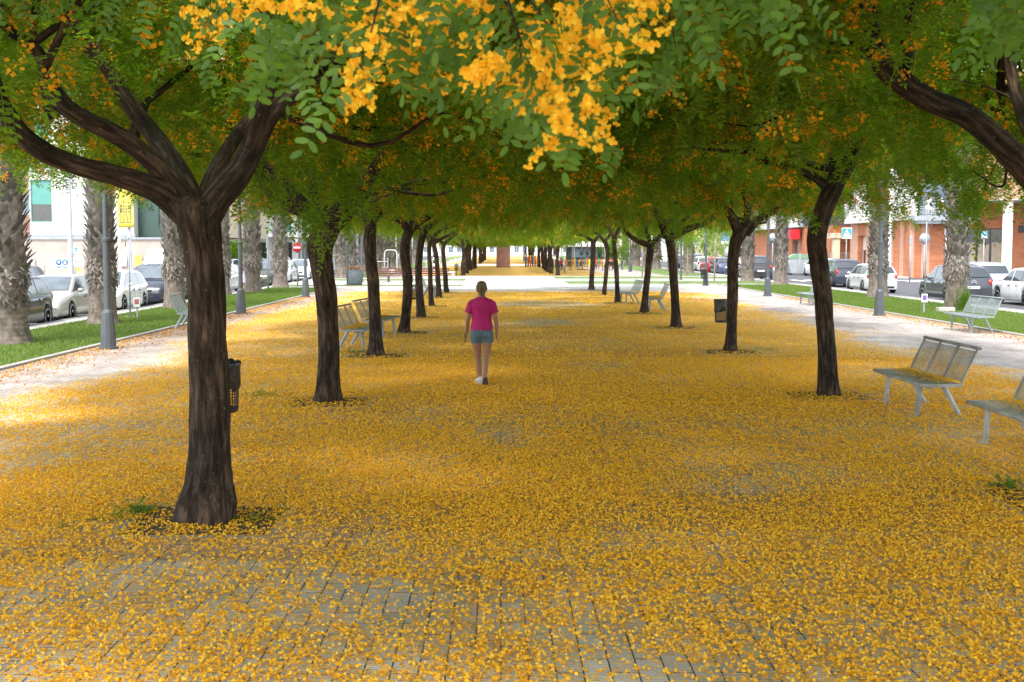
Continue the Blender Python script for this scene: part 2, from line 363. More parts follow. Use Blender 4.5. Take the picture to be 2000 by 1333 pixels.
for i in range(6): b.add([(20.6 + i * 1.0, 84, -.116), (21.1 + i * 1.0, 84, -.116), (21.1 + i, 88, -.116), (20.6 + i, 88, -.116)], [(0, 1, 2, 3)])
for i in range(30): b.add([(-18.6, 10 + i * 9, -.116), (-18.45, 10 + i * 9, -.116), (-18.45, 14 + i * 9, -.116), (-18.6, 14 + i * 9, -.116)], [(0, 1, 2, 3)])
b.build('road_marking', M_LINE, kind='structure')
LAWNS = [(-12.3, -8.95, -8, 66.5), (12.85, 17.05, -8, 72), (-12.3, -2.2, 69.2, 72), (-12.3, -2.4, 81, 85.5), (4.1, 17.05, 73.5, 80), (3.9, 17.05, 86, 92.5), (-12.3, -8.95, 90, 330), (12.85, 17.05, 96, 330)]
b = MB()
for x0, x1, y0, y1 in LAWNS: b.add([(x0, y0, .012), (x1, y0, .012), (x1, y1, .012), (x0, y1, .012)], [(0, 1, 2, 3)])
b.build('lawn', M_LAWN, kind='structure')
b = MB()
for x0, x1, y0, y1 in LAWNS[2:6]: b.b2(x0 if x0 > -12 else -12.3, x1, y0 - .12, y0 - .002, -.1, .03)
b.b2(-8.95, -8.8, -8, 66.6, -.1, .045); b.b2(12.7, 12.85, -8, 72.1, -.1, .045); b.b2(-12.35, -12.3, -8, 330, -.1, .02); b.b2(17.05, 17.1, -8, 330, -.1, .02)
b.b2(-8.95, -8.8, 90, 330, -.1, .045); b.b2(12.7, 12.85, 96, 330, -.1, .045); b.b2(-13.12, -13.0, -8, 330, -.14, .02); b.b2(18.0, 18.12, -8, 330, -.14, .02)
b.build('kerb', M_KERB, kind='structure')
b = MB(); b.b2(-12.3, -8.8, 66.6, 90, -.14, -.003); b.b2(12.7, 17.05, 72.1, 96, -.14, -.003); b.build('crossing_path', M_PAVL, kind='structure')

def quads_at(P, N1, N2, sx, sy):
    """rhombus quads centred P with half axes N1*sx, N2*sy"""
    V = np.stack([P - N1 * sx[:, None], P - N2 * sy[:, None], P + N1 * sx[:, None], P + N2 * sy[:, None]], 1).reshape(-1, 3)
    return V, np.arange(len(V)).reshape(-1, 4)
def unit(v): return v / np.maximum(np.linalg.norm(v, axis=-1, keepdims=True), 1e-9)
RS = np.random.RandomState(11)
# fallen petals, real little crumpled blossoms
def scatter(n, y0, y1, size, per, power=1.0, thr=0.0):
    Y = y0 + (y1 - y0) * RS.rand(n) ** power; half = .46 * Y + 3.0
    X = .01 * Y + (RS.rand(n) * 2 - 1) * half
    k = (X > PX0 + .05) & (X < PX1 - .05); X, Y = X[k], Y[k]
    d = dens(X, Y); cl = fbm(X * 9, Y * 9, 2.2, 2); k = RS.rand(len(X)) < np.clip(d * 1.15 * (.25 + cl * 1.5), 0, 1); X, Y = X[k], Y[k]
    Vs, Fs, off = [], [], 0
    for q in range(per):
        m = len(X); s = size * (.5 + .6 * RS.rand(m))
        P = np.stack([X + RS.randn(m) * size * .45, Y + RS.randn(m) * size * .45, .004 + RS.rand(m) * size * .5], 1)
        N1 = unit(RS.randn(m, 3) * [1, 1, .33]); N2 = unit(np.cross(N1, unit(RS.randn(m, 3) * [.6, .6, 1.0])))
        P[:, 2] += np.maximum(np.abs(N1[:, 2]), np.abs(N2[:, 2])) * s * .7
        V, F_ = quads_at(P, N1, N2, s * .75, s * .6); Vs.append(V); Fs.append(F_ + off); off += len(V)
    return np.concatenate(Vs), np.concatenate(Fs)
o1 = []; 
for spec in ((125000, 3.0, 8.5, .0155, 4), (180000, 8.5, 14.5, .0145, 3), (185000, 14.5, 24, .019, 2), (120000, 24, 40, .026, 1), (110000, 40, 63, .036, 1)):
    o1.append(scatter(*spec))
off = 0; Fs = []
for V_, F_ in o1: Fs.append(F_ + off); off += len(V_)
link('fallen_petals', npmesh('fallen_petals', np.concatenate([v for v, f in o1]), np.concatenate(Fs)), M_PETAL, kind='stuff')
V_, F_ = scatter(200000, 3, 26, .0125, 1)
cq = V_.reshape(-1, 4, 3)[:, 0]; kq = fbm(cq[:, 0] * .8 + 5, cq[:, 1] * .5, 4, 3) + .25 * RS.rand(len(cq)) > .6; V_ = V_.reshape(-1, 4, 3)[kq].reshape(-1, 3); F_ = np.arange(len(V_)).reshape(-1, 4)
link('faded_petals', npmesh('faded_petals', V_, F_), M_PETALB, kind='stuff')
n_ = 2600; P_ = np.stack([RS.uniform(-8, 9, n_), 4 + 20 * RS.rand(n_) ** 1.2, .02 + .012 * RS.rand(n_)], 1); a_ = RS.rand(n_) * PI; T_ = np.stack([np.cos(a_), np.sin(a_), .1 * RS.randn(n_)], 1); S_2 = np.stack([-np.sin(a_), np.cos(a_), np.zeros(n_)], 1)
V_s, F_s = quads_at(P_, T_, S_2, .02 + .05 * RS.rand(n_), np.full(n_, .0022)); link('fallen_stalks', npmesh('fallen_stalks', V_s, F_s), pbr('dry stalk', (.16, .10, .04), .9), kind='stuff')
# petals drifted onto the kerb edges and bare paving
def drift():
    n = 12000; Y = 14 + 40 * RS.rand(n); side = RS.rand(n) < .62
    X = np.where(side, -8.75 + np.abs(RS.randn(n)) * .5, 12.65 - np.abs(RS.randn(n)) * .45); m = len(X)
    P = np.stack([X, Y, .012 + RS.rand(m) * .012], 1); N1 = unit(RS.randn(m, 3) * [1, 1, .25]); N2 = unit(np.cross(N1, unit(RS.randn(m, 3) * [.4, .4, 1.0])))
    return quads_at(P, N1, N2, .014 + RS.rand(m) * .012, .012 + RS.rand(m) * .01)
V_, F_ = drift(); link('drifted_petals', npmesh('drifted_petals', V_, F_), M_PETALB, kind='stuff')
# grass blades
def blades(rects, n, h):
    A = np.array([(r[1] - r[0]) * (r[3] - r[2]) for r in rects]); idx = RS.choice(len(rects), n, p=A / A.sum()); r = np.array(rects)[idx]
    X = r[:, 0] + (r[:, 1] - r[:, 0]) * RS.rand(n); Y = r[:, 2] + (r[:, 3] - r[:, 2]) * RS.rand(n)
    a = RS.rand(n) * 2 * PI; hh = h * (.5 + RS.rand(n)); wd = .004 + .0002 * Y
    B = np.stack([X, Y, np.full(n, .01)], 1); D = np.stack([np.cos(a), np.sin(a), np.zeros(n)], 1) * wd[:, None]
    T = B + np.stack([RS.randn(n) * .02, RS.randn(n) * .02, hh], 1)
    V = np.stack([B - D, B + D, T], 1).reshape(-1, 3); return V, np.arange(len(V)).reshape(-1, 3)
V_, F_ = blades([(-12.28, -8.97, 18, 66), (12.87, 17.03, 28, 71)], 170000, .055)
link('grass_blades', npmesh('grass_blades', V_, F_), M_GRASS, kind='stuff')
def pits():
    b = MB(); e = MB()
    for (tx, ty) in TREES_L + TREES_R:
        b.b2(tx - .55, tx + .55, ty - .5, ty + .5, -.02, .005)
        for s in (-1, 1):
            e.b2(tx - .6, tx + .6, ty + s * .55 - .035, ty + s * .55 + .035, -.02, .0035); e.b2(tx + s * .62 - .035, tx + s * .62 + .035, ty - .52, ty + .52, -.02, .003)
    b.build('tree_pit_soil', M_SOIL, kind='structure'); e.build('tree_pit_edging', M_KERB, kind='structure')
pits()
# ================================================================ TREES
def crom(P, R, step):
    P = np.array([list(p) for p in P], float); R = np.array(R, float); out, rr = [], []
    Q = np.vstack([2 * P[0] - P[1], P, 2 * P[-1] - P[-2]])
    for i in range(len(P) - 1):
        n = max(2, int(np.linalg.norm(P[i + 1] - P[i]) / step)); t = np.linspace(0, 1, n, endpoint=False)[:, None]
        a, b_, c, d = Q[i], Q[i + 1], Q[i + 2], Q[i + 3]
        out.append(.5 * ((2 * b_) + (c - a) * t + (2 * a - 5 * b_ + 4 * c - d) * t ** 2 + (3 * b_ - a - 3 * c + d) * t ** 3))
        ts = t[:, 0]; rr.append(R[i] * (1 - ts) + R[i + 1] * ts)
    out.append(P[-1:]); rr.append(R[-1:])
    return np.vstack(out), np.concatenate(rr)
def limbmesh(P, R, n=24, step=.06, amp=.07, seed=0, root=False):
    Q, r = crom(P, R, step); m = len(Q)
    T = np.gradient(Q, axis=0); T = unit(T); A = np.zeros((m, 3)); up = np.array([0, 1.0, 0]) if abs(T[0, 1]) < .9 else np.array([1.0, 0, 0])
    a = np.cross(T[0], up)
    for i in range(m): a = a - T[i] * a.dot(T[i]); a /= np.linalg.norm(a); A[i] = a
    B = np.cross(T, A); th = np.linspace(0, 2 * PI, n, endpoint=False); s = np.concatenate([[0], np.cumsum(np.linalg.norm(np.diff(Q, axis=0), axis=1))])
    TH, S = np.meshgrid(th, s); Rr = np.repeat(r[:, None], n, 1)
    fr = 2.0 + Rr * 14
    rid = 1 - np.abs(2 * fbm(np.cos(TH) * fr + seed, np.sin(TH) * fr, S * 1.7, 3) - 1) * 1.6
    lump = fbm(np.cos(TH) * 1.1 + seed, np.sin(TH) * 1.1, S * 1.3 + 9, 2) - .5
    k = 1 + amp * (rid - .6) * 1.3 + lump * amp * 3.2
    if root:
        fl = np.exp(-S / .16); k = k + fl * .38 * (np.cos(TH * 5 + seed) * .5 + np.cos(TH * 3 + 2 * seed) * .5) * 1.0 * (S < 1)
    Rr = Rr * k
    V = Q[:, None, :] + A[:, None, :] * (np.cos(TH) * Rr)[..., None] + B[:, None, :] * (np.sin(TH) * Rr)[..., None]
    V = V.reshape(-1, 3); i = np.arange((m - 1) * n); q, c = i // n, i % n; c2 = (c + 1) % n
    Fq = np.stack([q * n + c, q * n + c2, (q + 1) * n + c2, (q + 1) * n + c], 1)
    bk = np.stack([np.cos(TH) * r[:, None], np.sin(TH) * r[:, None], S + seed * 3.7], 2).reshape(-1, 3); V = np.hstack([V, bk])
    V = np.vstack([V, np.concatenate([Q[-1], [0, 0, s[-1]]])]); tip = len(V) - 1; c = np.arange(n); Ft = np.stack([(m - 1) * n + c, (m - 1) * n + (c + 1) % n, np.full(n, tip)], 1)
    return V, Fq, Ft
def join(parts):
    V, Q, T, off = [], [], [], 0
    for v, q, t in parts: V.append(v); Q.append(q + off); T.append(t + off); off += len(v)
    return np.vstack(V), [np.vstack(Q), np.vstack(T)]

def leaves(O, D, L, npair, lw, ll, droop=.25):
    """pinnate leaves: origins O, directions D (n,3), length L (n,)"""
    n = len(O); S = unit(np.cross(D, np.array([0, 0, 1.0])) + RS.randn(n, 3) * .25); Vs = []
    def leaflet(P, d, s, l, wd):
        a = unit(d); b_ = unit(s - a * np.sum(a * s, 1, keepdims=True)); l = l[:, None]; wd = wd[:, None]
        return np.stack([P, P + a * l * .45 + b_ * wd, P + a * l, P + a * l * .55 - b_ * wd], 1).reshape(-1, 3)
    for j in range(npair):
        t = (j + .8) / npair; P = O + D * (L * t)[:, None]; P[:, 2] -= droop * t * t * L
        sc = (1 - .25 * abs(t - .5)) * L / .24
        for sg in (-1, 1):
            d = S * sg * .85 + D * .45 + RS.randn(n, 3) * .16; d[:, 2] -= .15
            Vs.append(leaflet(P, d, D + RS.randn(n, 3) * .1, ll * sc, lw * sc))
    P = O + D * L[:, None]; P[:, 2] -= droop * L
    d = D.copy(); d[:, 2] -= droop; Vs.append(leaflet(P, d, S, ll * L / .24, lw * L / .24))
    V = np.vstack(Vs); return V, np.arange(len(V)).reshape(-1, 4)
def rachis(O, D, L, droop=.25, w_=.0016):
    E = O + D * L[:, None]; E[:, 2] -= droop * L; M_ = O + D * (L * .5)[:, None]; M_[:, 2] -= droop * .25 * L
    S = unit(np.cross(D, np.array([0, 0, 1.0]))) * w_
    V = np.stack([O - S, O + S, M_ + S, M_ - S, E + S * .5, E - S * .5], 1).reshape(-1, 3); i = np.arange(len(O)) * 6
    return V, np.vstack([np.stack([i, i + 1, i + 2, i + 3], 1), np.stack([i + 3, i + 2, i + 4, i + 5], 1)])
def flowers(Cc, n, size, sp):
    """clusters: centres Cc, n petals each"""
    m = len(Cc); P = np.repeat(Cc, n, 0) + RS.randn(m * n, 3) * sp; N1 = unit(RS.randn(m * n, 3)); N2 = unit(np.cross(N1, RS.randn(m * n, 3)))
    s = size * (.6 + .7 * RS.rand(m * n)); return quads_at(P, N1, N2, s * .6, s * .5)
def crown(seed, ntwig, R=4.7, nl=15, npair=6, lw=.0125, ll=.053, L0=.25, zlow=2.95, ztop=6.3, nfl=420, per=40, fs=.029, open_front=False):
    """umbrella crown: leaf mesh and blossom mesh, twig anchors returned. z is measured from the ground"""
    global RS; RS = np.random.RandomState(seed)
    th = RS.rand(ntwig) * 2 * PI; u = np.sqrt(RS.rand(ntwig)); rim = R * (.86 + .3 * fbm(np.cos(th) * 1.5 + seed, np.sin(th) * 1.5, 0, 2)); r = rim * u
    X, Y = np.cos(th) * r, np.sin(th) * r
    zb = zlow + (fbm(X * .7 + seed, Y * .7, 1, 2) - .5) * 1.7 + .25 * (1 - u); zt = ztop - 2.2 * u ** 2.5 + (fbm(X * .9, Y * .9 + seed, 5, 2) - .5) * .9
    v = RS.rand(ntwig); k = RS.rand(ntwig) < .55; v = np.where(k, v * .38, v); Z = zb + (zt - zb) * v
    # clumps: thin out where a coarse noise is low
    c = fbm(X * 1.1 + 3 * seed, Y * 1.1, Z * 1.3, 2); keep = c > .445 - .05 * (v < .3); X, Y, Z, u, v = X[keep], Y[keep], Z[keep], u[keep], v[keep]; m = len(X)
    if open_front:
        k = ~((Y < 1.5 + .2 * np.abs(X)) & (Z < 3.95 - .1 * Y) & (RS.rand(len(X)) < .96)); Z = np.where(k, Z, 4.95 + 1.1 * RS.rand(m) * (1 - u ** 3)); v = np.where(k, v, .6)
    A = np.stack([X, Y, Z], 1); out = unit(np.stack([X, Y, np.zeros(m)], 1) + RS.randn(m, 3) * [.7, .7, .15] * R * .4); out[:, 2] = .1 - .75 * RS.rand(m) + .8 * (v > .7)
    out = unit(out); TL = .45 + .3 * RS.rand(m)
    O = np.repeat(A, nl, 0); t = np.tile((np.arange(nl) + .5) / nl, m); o2 = np.repeat(out, nl, 0); tl = np.repeat(TL, nl)
    O = O + o2 * (t * tl)[:, None]; O[:, 2] -= .22 * t ** 2 * tl
    D = unit(o2 * .35 + RS.randn(len(O), 3) * [.8, .8, .5] + np.array([0, 0, -.45]))
    L = L0 * (.75 + .5 * RS.rand(len(O))) * np.where(np.repeat(v, nl) > .42, 1.45, 1)
    Vl, Fl = leaves(O, D, L, npair, lw, ll); Vr, Fr = rachis(O, D, L, w_=.0022)
    V = np.vstack([Vl, Vr]); F_ = np.vstack([Fl, Fr + len(Vl)])
    # blossoms stand in groups, mostly outside and below
    fi = RS.choice(m, min(nfl, m), replace=False); cc = A[fi] + out[fi] * (TL[fi] * (.4 + .6 * RS.rand(len(fi))))[:, None] + RS.randn(len(fi), 3) * .06
    cn = fbm(cc[:, 0] * .8 + 9, cc[:, 1] * .8 + seed, cc[:, 2], 2); cc = cc[cn > .38]
    sub = np.repeat(cc, 5, 0) + RS.randn(len(cc) * 5, 3) * [.10, .10, .08] - [0, 0, .06]
    FV, FF = flowers(sub, per // 3 + 1, fs, [.028, .028, .032])
    return npmesh('crown', V, F_), npmesh('blossom', FV, FF), A, out, TL
def twigs(limb_ends, A, rs, n, rad=.035):
    """slender branches leading from the limbs out to random twig anchors"""
    parts = []; E = np.array([list(e) for e in limb_ends]); idx = rs.choice(len(A), min(n, len(A)), replace=False)
    for i in idx:
        a = A[i]; e = E[np.argmin(np.linalg.norm(E - a, axis=1) + rs.rand(len(E)) * .6)]; d = np.linalg.norm(a - e)
        if d < .3 or d > 3.6: continue
        m1 = e * .66 + a * .34 + rs.randn(3) * .09 * d + [0, 0, .05 * d]; m2 = e * .33 + a * .67 + rs.randn(3) * .07 * d + [0, 0, .04 * d]
        r0 = rad * min(1, d / 2); parts.append(limbmesh([e, m1, m2, a], [r0, r0 * .7, r0 * .4, .004], 6, .18, .05, i))
    return parts
crA = crown(5, 1500, nfl=1300, zlow=3.4); crB = crown(9, 1500, nfl=1400, zlow=3.4); crC = crown(14, 1000, zlow=3.4, nl=10, npair=5, lw=.017, ll=.07, L0=.34, nfl=900, per=24, fs=.036)
crD = crown(21, 1000, zlow=3.4, nl=10, npair=5, lw=.017, ll=.07, L0=.34, nfl=900, per=24, fs=.036)
crF = crown(31, 1900, nfl=1900, zlow=3.3, open_front=True); crG = crown(37, 1900, nfl=1900, zlow=3.45, open_front=True)
for q in (crA, crB, crC, crD, crF, crG): q[0].materials.append(M_LEAF); q[1].materials.append(M_FLOW)

def tree(base, trunk, limbs, label, cr, rz, n=28, tw=40, seed=0, group='blossoming avenue trees', cz=0, loc=None, csc=1.0):
    """trunk / limbs : (world points, radii). Coordinates are made local to the base"""
    bx, by = base; rt = thing('avenue_tree', (bx, by, 0), label, 'tree', group)
    off = np.array([bx, by, 0]); rs = np.random.RandomState(seed + 50)
    P = [np.array(list(p)) - off for p in trunk[0]]; P[0] = P[0] - [0, 0, .06]
    v, q, t = limbmesh(P, trunk[1], n if n < 30 else 56, .04 if n > 20 else .12, .12, seed, True)
    link('trunk', npmesh('trunk', v, [q, t], True), M_BARK, rt)
    ends = []
    for k, (pp, rr) in enumerate(limbs):
        pp = [np.array(list(p)) - off for p in pp]; v, q, t = limbmesh(pp, rr, max(8, n * 2 // 3), .07 if n > 20 else .15, .10, seed + k * 3 + 1)
        link('limb', npmesh('limb', v, [q, t], True), M_BARK, rt); ends += [p for p in pp[1:]]
    c = link('crown', cr[0], None, rt, (0, 0, cz)); f = link('blossom', cr[1], None, rt, (0, 0, cz)); c.rotation_euler = f.rotation_euler = (0, 0, rz)
    c.scale = f.scale = (csc, csc, 1)
    if tw:
        Rm = np.array(Euler((0, 0, rz)).to_matrix()); A = cr[2] @ Rm.T * [csc, csc, 1] + [0, 0, cz]
        pr = twigs(ends, A, rs, tw)
        if tw <= 20:
            for v, q, t in pr: link('branch', npmesh('branch', v, [q, t], True), M_BARK, rt)
        elif pr: V, FF = join(pr); link('twig_framework', npmesh('twig_framework', V, FF, True), M_BARK, rt)
    return rt
def tr(Y, pts, dmul=1.0):
    """traced (px, py, radius px, depth offset) -> world points, radii"""
    P, R = [], []
    for p in pts:
        y = Y + (p[3] if len(p) > 3 else 0); P.append(PY(p[0], p[1], y)); R.append(p[2] * y / F)
    return P, R
def base_of(px, py): g = G(px, py); return (g.x, g.y)
def traced(px, py, trunk, limbs, label, cr, rz, seed, n=28, tw=40, cz=0, csc=1.0):
    bx, by = base_of(px, py); tk = tr(by, trunk); tk[0][0] = Vector((bx, by, 0))
    return tree((bx, by), tk, [tr(by, l) for l in limbs], label, cr, rz, n, tw, seed, cz=cz, csc=csc)

traced(405, 1016, [(405, 1016, 57), (407, 985, 52), (408, 940, 42), (410, 880, 37), (411, 780, 36), (408, 680, 35), (405, 590, 35), (398, 500, 36), (390, 440, 42), (386, 405, 38), (392, 385, 24)], [
    [(375, 430, 28), (340, 395, 27), (300, 368, 23, -.1), (230, 343, 20, -.2), (150, 322, 18, -.3), (90, 298, 19, -.4), (40, 262, 18, -.5), (8, 215, 17, -.55), (-12, 165, 15, -.6), (-25, 90, 13, -.6), (-20, 10, 10, -.5)],
    [(380, 430, 25), (335, 360, 22), (290, 310, 18, -.1), (245, 275, 19, -.2), (195, 248, 18, -.35), (150, 225, 17, -.45), (118, 200, 19, -.5), (98, 165, 16, -.5), (84, 120, 13, -.5), (60, 88, 11, -.5), (20, 62, 9, -.5)],
    [(118, 200, 14, -.5), (102, 222, 13, -.5), (98, 190, 14, -.5), (85, 140, 12, -.5)],
    [(395, 430, 34), (425, 385, 29, .1), (463, 342, 27, .2), (488, 298, 24, .3), (508, 255, 21, .4), (535, 215, 18, .5), (570, 188, 14, .6), (610, 160, 10, .7)],
    [(490, 300, 18, .3), (505, 240, 16, .1), (520, 190, 13, 0), (540, 130, 10, -.1)],
    [(388, 420, 24, .1), (345, 335, 22, .5), (300, 265, 18, .9), (250, 200, 16, 1.1), (215, 140, 13, 1.2), (180, 95, 15, 1.2), (140, 40, 10, 1.1), (120, -40, 7, 1)],
    [(388, 420, 22, .2), (330, 350, 17, .9), (270, 300, 12, 1.3), (262, 262, 11, 1.6), (285, 200, 8, 1.9)],
    [(396, 415, 20, .3), (418, 340, 16, .8), (460, 270, 12, 1.4), (505, 205, 9, 1.9), (540, 120, 7, 2.2)]],
    'nearest big tree of the left row, thick trunk with flared foot and spreading limbs', crF, 0, 3, 56, 70, csc=1.12, cz=-.2)
traced(638, 785, [(638, 786, 31), (640, 760, 24), (643, 700, 20), (641, 640, 19), (636, 580, 20), (628, 520, 21), (624, 485, 24), (632, 455, 25), (645, 425, 25), (655, 408, 18)], [
    [(640, 435, 20), (600, 413, 16), (560, 398, 14), (530, 375, 12), (508, 345, 10), (498, 305, 8)],
    [(625, 425, 14, .1), (590, 395, 11, .2), (560, 360, 9, .3), (530, 338, 8, .4), (510, 310, 6, .5)],
    [(650, 430, 22), (682, 402, 20), (706, 375, 16, .1), (720, 350, 13, .2), (740, 315, 10, .3), (765, 280, 7, .4)],
    [(615, 418, 9, .1), (612, 370, 9, .1), (606, 325, 8, .2), (600, 280, 7, .2)],
    [(650, 415, 12, .3), (680, 390, 9, .7), (720, 380, 7, 1.2), (760, 370, 5, 1.7)]],
    'second tree of the left row, dark trunk with a knobbly bulge below the fork', crG, .15, 11, 34, 50, csc=1.08)
traced(735, 695, [(735, 696, 18), (735, 680, 14), (733, 640, 12.5), (730, 580, 11.5), (725, 520, 11.5), (722, 470, 12), (725, 430, 11), (732, 400, 9), (738, 365, 8)], [
    [(728, 430, 9), (748, 408, 8), (768, 390, 6), (790, 360, 5)], [(722, 432, 9), (700, 414, 8), (672, 400, 6), (650, 375, 5)], [(730, 410, 7, .2), (735, 380, 6, .7), (755, 350, 5, 1.3)]],
    'third tree of the left row, slender trunk standing beside the two grey benches', crF, .25, 12, 26, 34)
traced(790, 650, [(789, 651, 13), (791, 630, 10), (795, 590, 9.5), (796, 540, 9.5), (791, 500, 9.5), (793, 470, 10), (802, 445, 10)], [
    [(798, 450, 8), (782, 431, 6), (764, 424, 5), (745, 405, 4)], [(803, 447, 9), (825, 430, 7), (850, 415, 5), (880, 398, 4)], [(800, 448, 6, .2), (806, 425, 5, .5), (800, 400, 4, .9)]],
    'fourth tree of the left row, dark trunk with a litter bin just behind it', crG, -.1, 13, 20, 24)
traced(822, 620, [(822, 621, 10), (822, 600, 8), (820, 570, 7.5), (818, 530, 7), (820, 490, 7), (825, 460, 7.5), (833, 443, 7)], [
    [(832, 446, 6), (850, 435, 5), (875, 415, 4)], [(826, 455, 5), (812, 436, 4), (800, 418, 3)]],
    'fifth tree of the left row, slim brown trunk curving gently to the right', crF, .1, 14, 16, 16, csc=.88)
traced(843, 598, [(843, 599, 7), (842, 580, 5), (840, 530, 4.4), (838, 490, 4.4), (840, 465, 4.4)], [[(839, 468, 4), (826, 452, 3), (815, 440, 2.4)], [(840, 467, 4), (858, 452, 3), (872, 442, 2.5)]],
    'sixth tree of the left row, thin pale trunk with a grey bench behind it', crC, .4, 15, 14, 10, csc=.8)
traced(858, 582, [(858, 583, 7), (857, 570, 5), (855, 540, 4.4), (852, 500, 4.4), (848, 478, 4.6), (852, 466, 4)], [[(850, 475, 4), (838, 462, 3), (828, 450, 2.5)], [(852, 472, 4), (875, 460, 3), (900, 448, 2.2)]],
    'seventh tree of the left row, with two low forked limbs', crD, 1.4, 16, 14, 10, csc=.78)
traced(872, 572, [(872, 573, 6), (871, 560, 4.6), (869, 530, 4.4), (866, 500, 4.4), (866, 475, 4.2)], [[(866, 478, 3.5), (880, 465, 3), (905, 452, 2)], [(866, 478, 3.5), (855, 464, 2.6)]],
    'eighth tree of the left row, last one before the bright crossing', crC, 2.7, 17, 12, 8, csc=.78)
traced(1617, 773, [(1617, 774, 26), (1617, 755, 21), (1616, 700, 19), (1612, 640, 17.5), (1607, 580, 17), (1600, 525, 18), (1594, 480, 18), (1598, 440, 18), (1612, 400, 17.5), (1630, 358, 18), (1642, 335, 17)], [
    [(1636, 350, 17), (1632, 305, 13), (1638, 268, 12), (1662, 243, 11), (1690, 225, 8), (1700, 190, 6)],
    [(1640, 345, 17), (1668, 303, 12.5), (1698, 262, 11), (1730, 242, 9), (1790, 228, 8), (1850, 200, 6), (1900, 185, 4)],
    [(1616, 368, 10), (1590, 346, 8), (1545, 328, 7), (1500, 316, 7), (1472, 300, 7), (1468, 278, 5)],
    [(1628, 332, 8, .2), (1595, 324, 7, .4), (1565, 312, 5, .6), (1530, 280, 4, .8)],
    [(1640, 320, 10, .2), (1672, 270, 8, .8), (1690, 225, 7, 1.3), (1700, 170, 5, 1.8)]],
    'tree of the right row with a crooked leaning trunk, beside the near empty bench', crG, -.25, 21, 34, 50, csc=1.08)
traced(1428, 687, [(1428, 688, 17), (1428, 672, 12), (1429, 640, 11), (1430, 580, 10.5), (1431, 520, 10.5), (1437, 480, 11), (1446, 455, 14), (1450, 442, 13)], [
    [(1445, 457, 11), (1430, 425, 9), (1410, 400, 8), (1382, 372, 6), (1350, 350, 5)], [(1455, 455, 11), (1480, 430, 8), (1510, 412, 6), (1545, 388, 5), (1560, 360, 4)],
    [(1451, 448, 8), (1461, 412, 7), (1455, 380, 6), (1440, 350, 5)]],
    'tree of the right row forking like a Y, black litter bin at its left', crF, .1, 22, 26, 34)
traced(1320, 640, [(1320, 641, 17), (1320, 628, 10), (1318, 580, 8.3), (1315, 520, 8.3), (1310, 480, 9), (1306, 462, 10)], [
    [(1304, 464, 10), (1291, 430, 8), (1276, 408, 7), (1265, 382, 5)], [(1310, 462, 9), (1345, 447, 6.5), (1380, 435, 5.5), (1408, 414, 4)], [(1310, 458, 5), (1325, 440, 4), (1346, 422, 3)], [(1300, 440, 5), (1325, 420, 4), (1335, 400, 3)]],
    'tree of the right row with a dark flared foot and a long limb reaching right', crG, .05, 23, 22, 28)
traced(1257, 612, [(1257, 613, 9.5), (1259, 595, 7), (1265, 540, 6.2), (1270, 490, 6.3), (1273, 472, 7)], [
    [(1271, 480, 5.5), (1246, 471, 5), (1225, 456, 4.4), (1214, 432, 3.6)], [(1273, 476, 5.5), (1290, 462, 4.5), (1305, 445, 3.5)], [(1271, 478, 4), (1262, 450, 3.4), (1255, 425, 3)]],
    'leaning slim tree of the right row in front of a pair of grey benches', crF, -.1, 24, 18, 20, csc=.9)
traced(1207, 592, [(1208, 593, 5.5), (1206, 570, 4.8), (1203, 520, 4.5), (1200, 480, 4.6), (1197, 455, 4.5)], [[(1198, 465, 4), (1210, 445, 3), (1222, 428, 2.5)], [(1198, 462, 3.6), (1186, 440, 3)]],
    'thin dark tree of the right row standing clear of the benches', crC, 5.5, 25, 14, 10, csc=.8)
traced(1180, 577, [(1180, 578, 5), (1181, 560, 4.2), (1185, 520, 4), (1186, 490, 4), (1180, 468, 4.4)], [[(1182, 474, 3.6), (1170, 460, 3), (1158, 452, 2.4)], [(1182, 472, 3.4), (1194, 456, 2.6)]],
    'thin pale grey trunk of the right row, second last before the crossing', crD, .2, 26, 14, 8, csc=.78)
traced(1154, 566, [(1154, 567, 7), (1155, 550, 5), (1158, 510, 4.6), (1159, 480, 5), (1160, 470, 5)], [[(1158, 473, 3.6), (1146, 463, 3.4), (1134, 458, 3)], [(1160, 472, 4), (1172, 458, 3.5), (1180, 448, 3)]],
    'short forked tree at the end of the right row before the grass strips', crC, 1.2, 27, 14, 8, csc=.78)

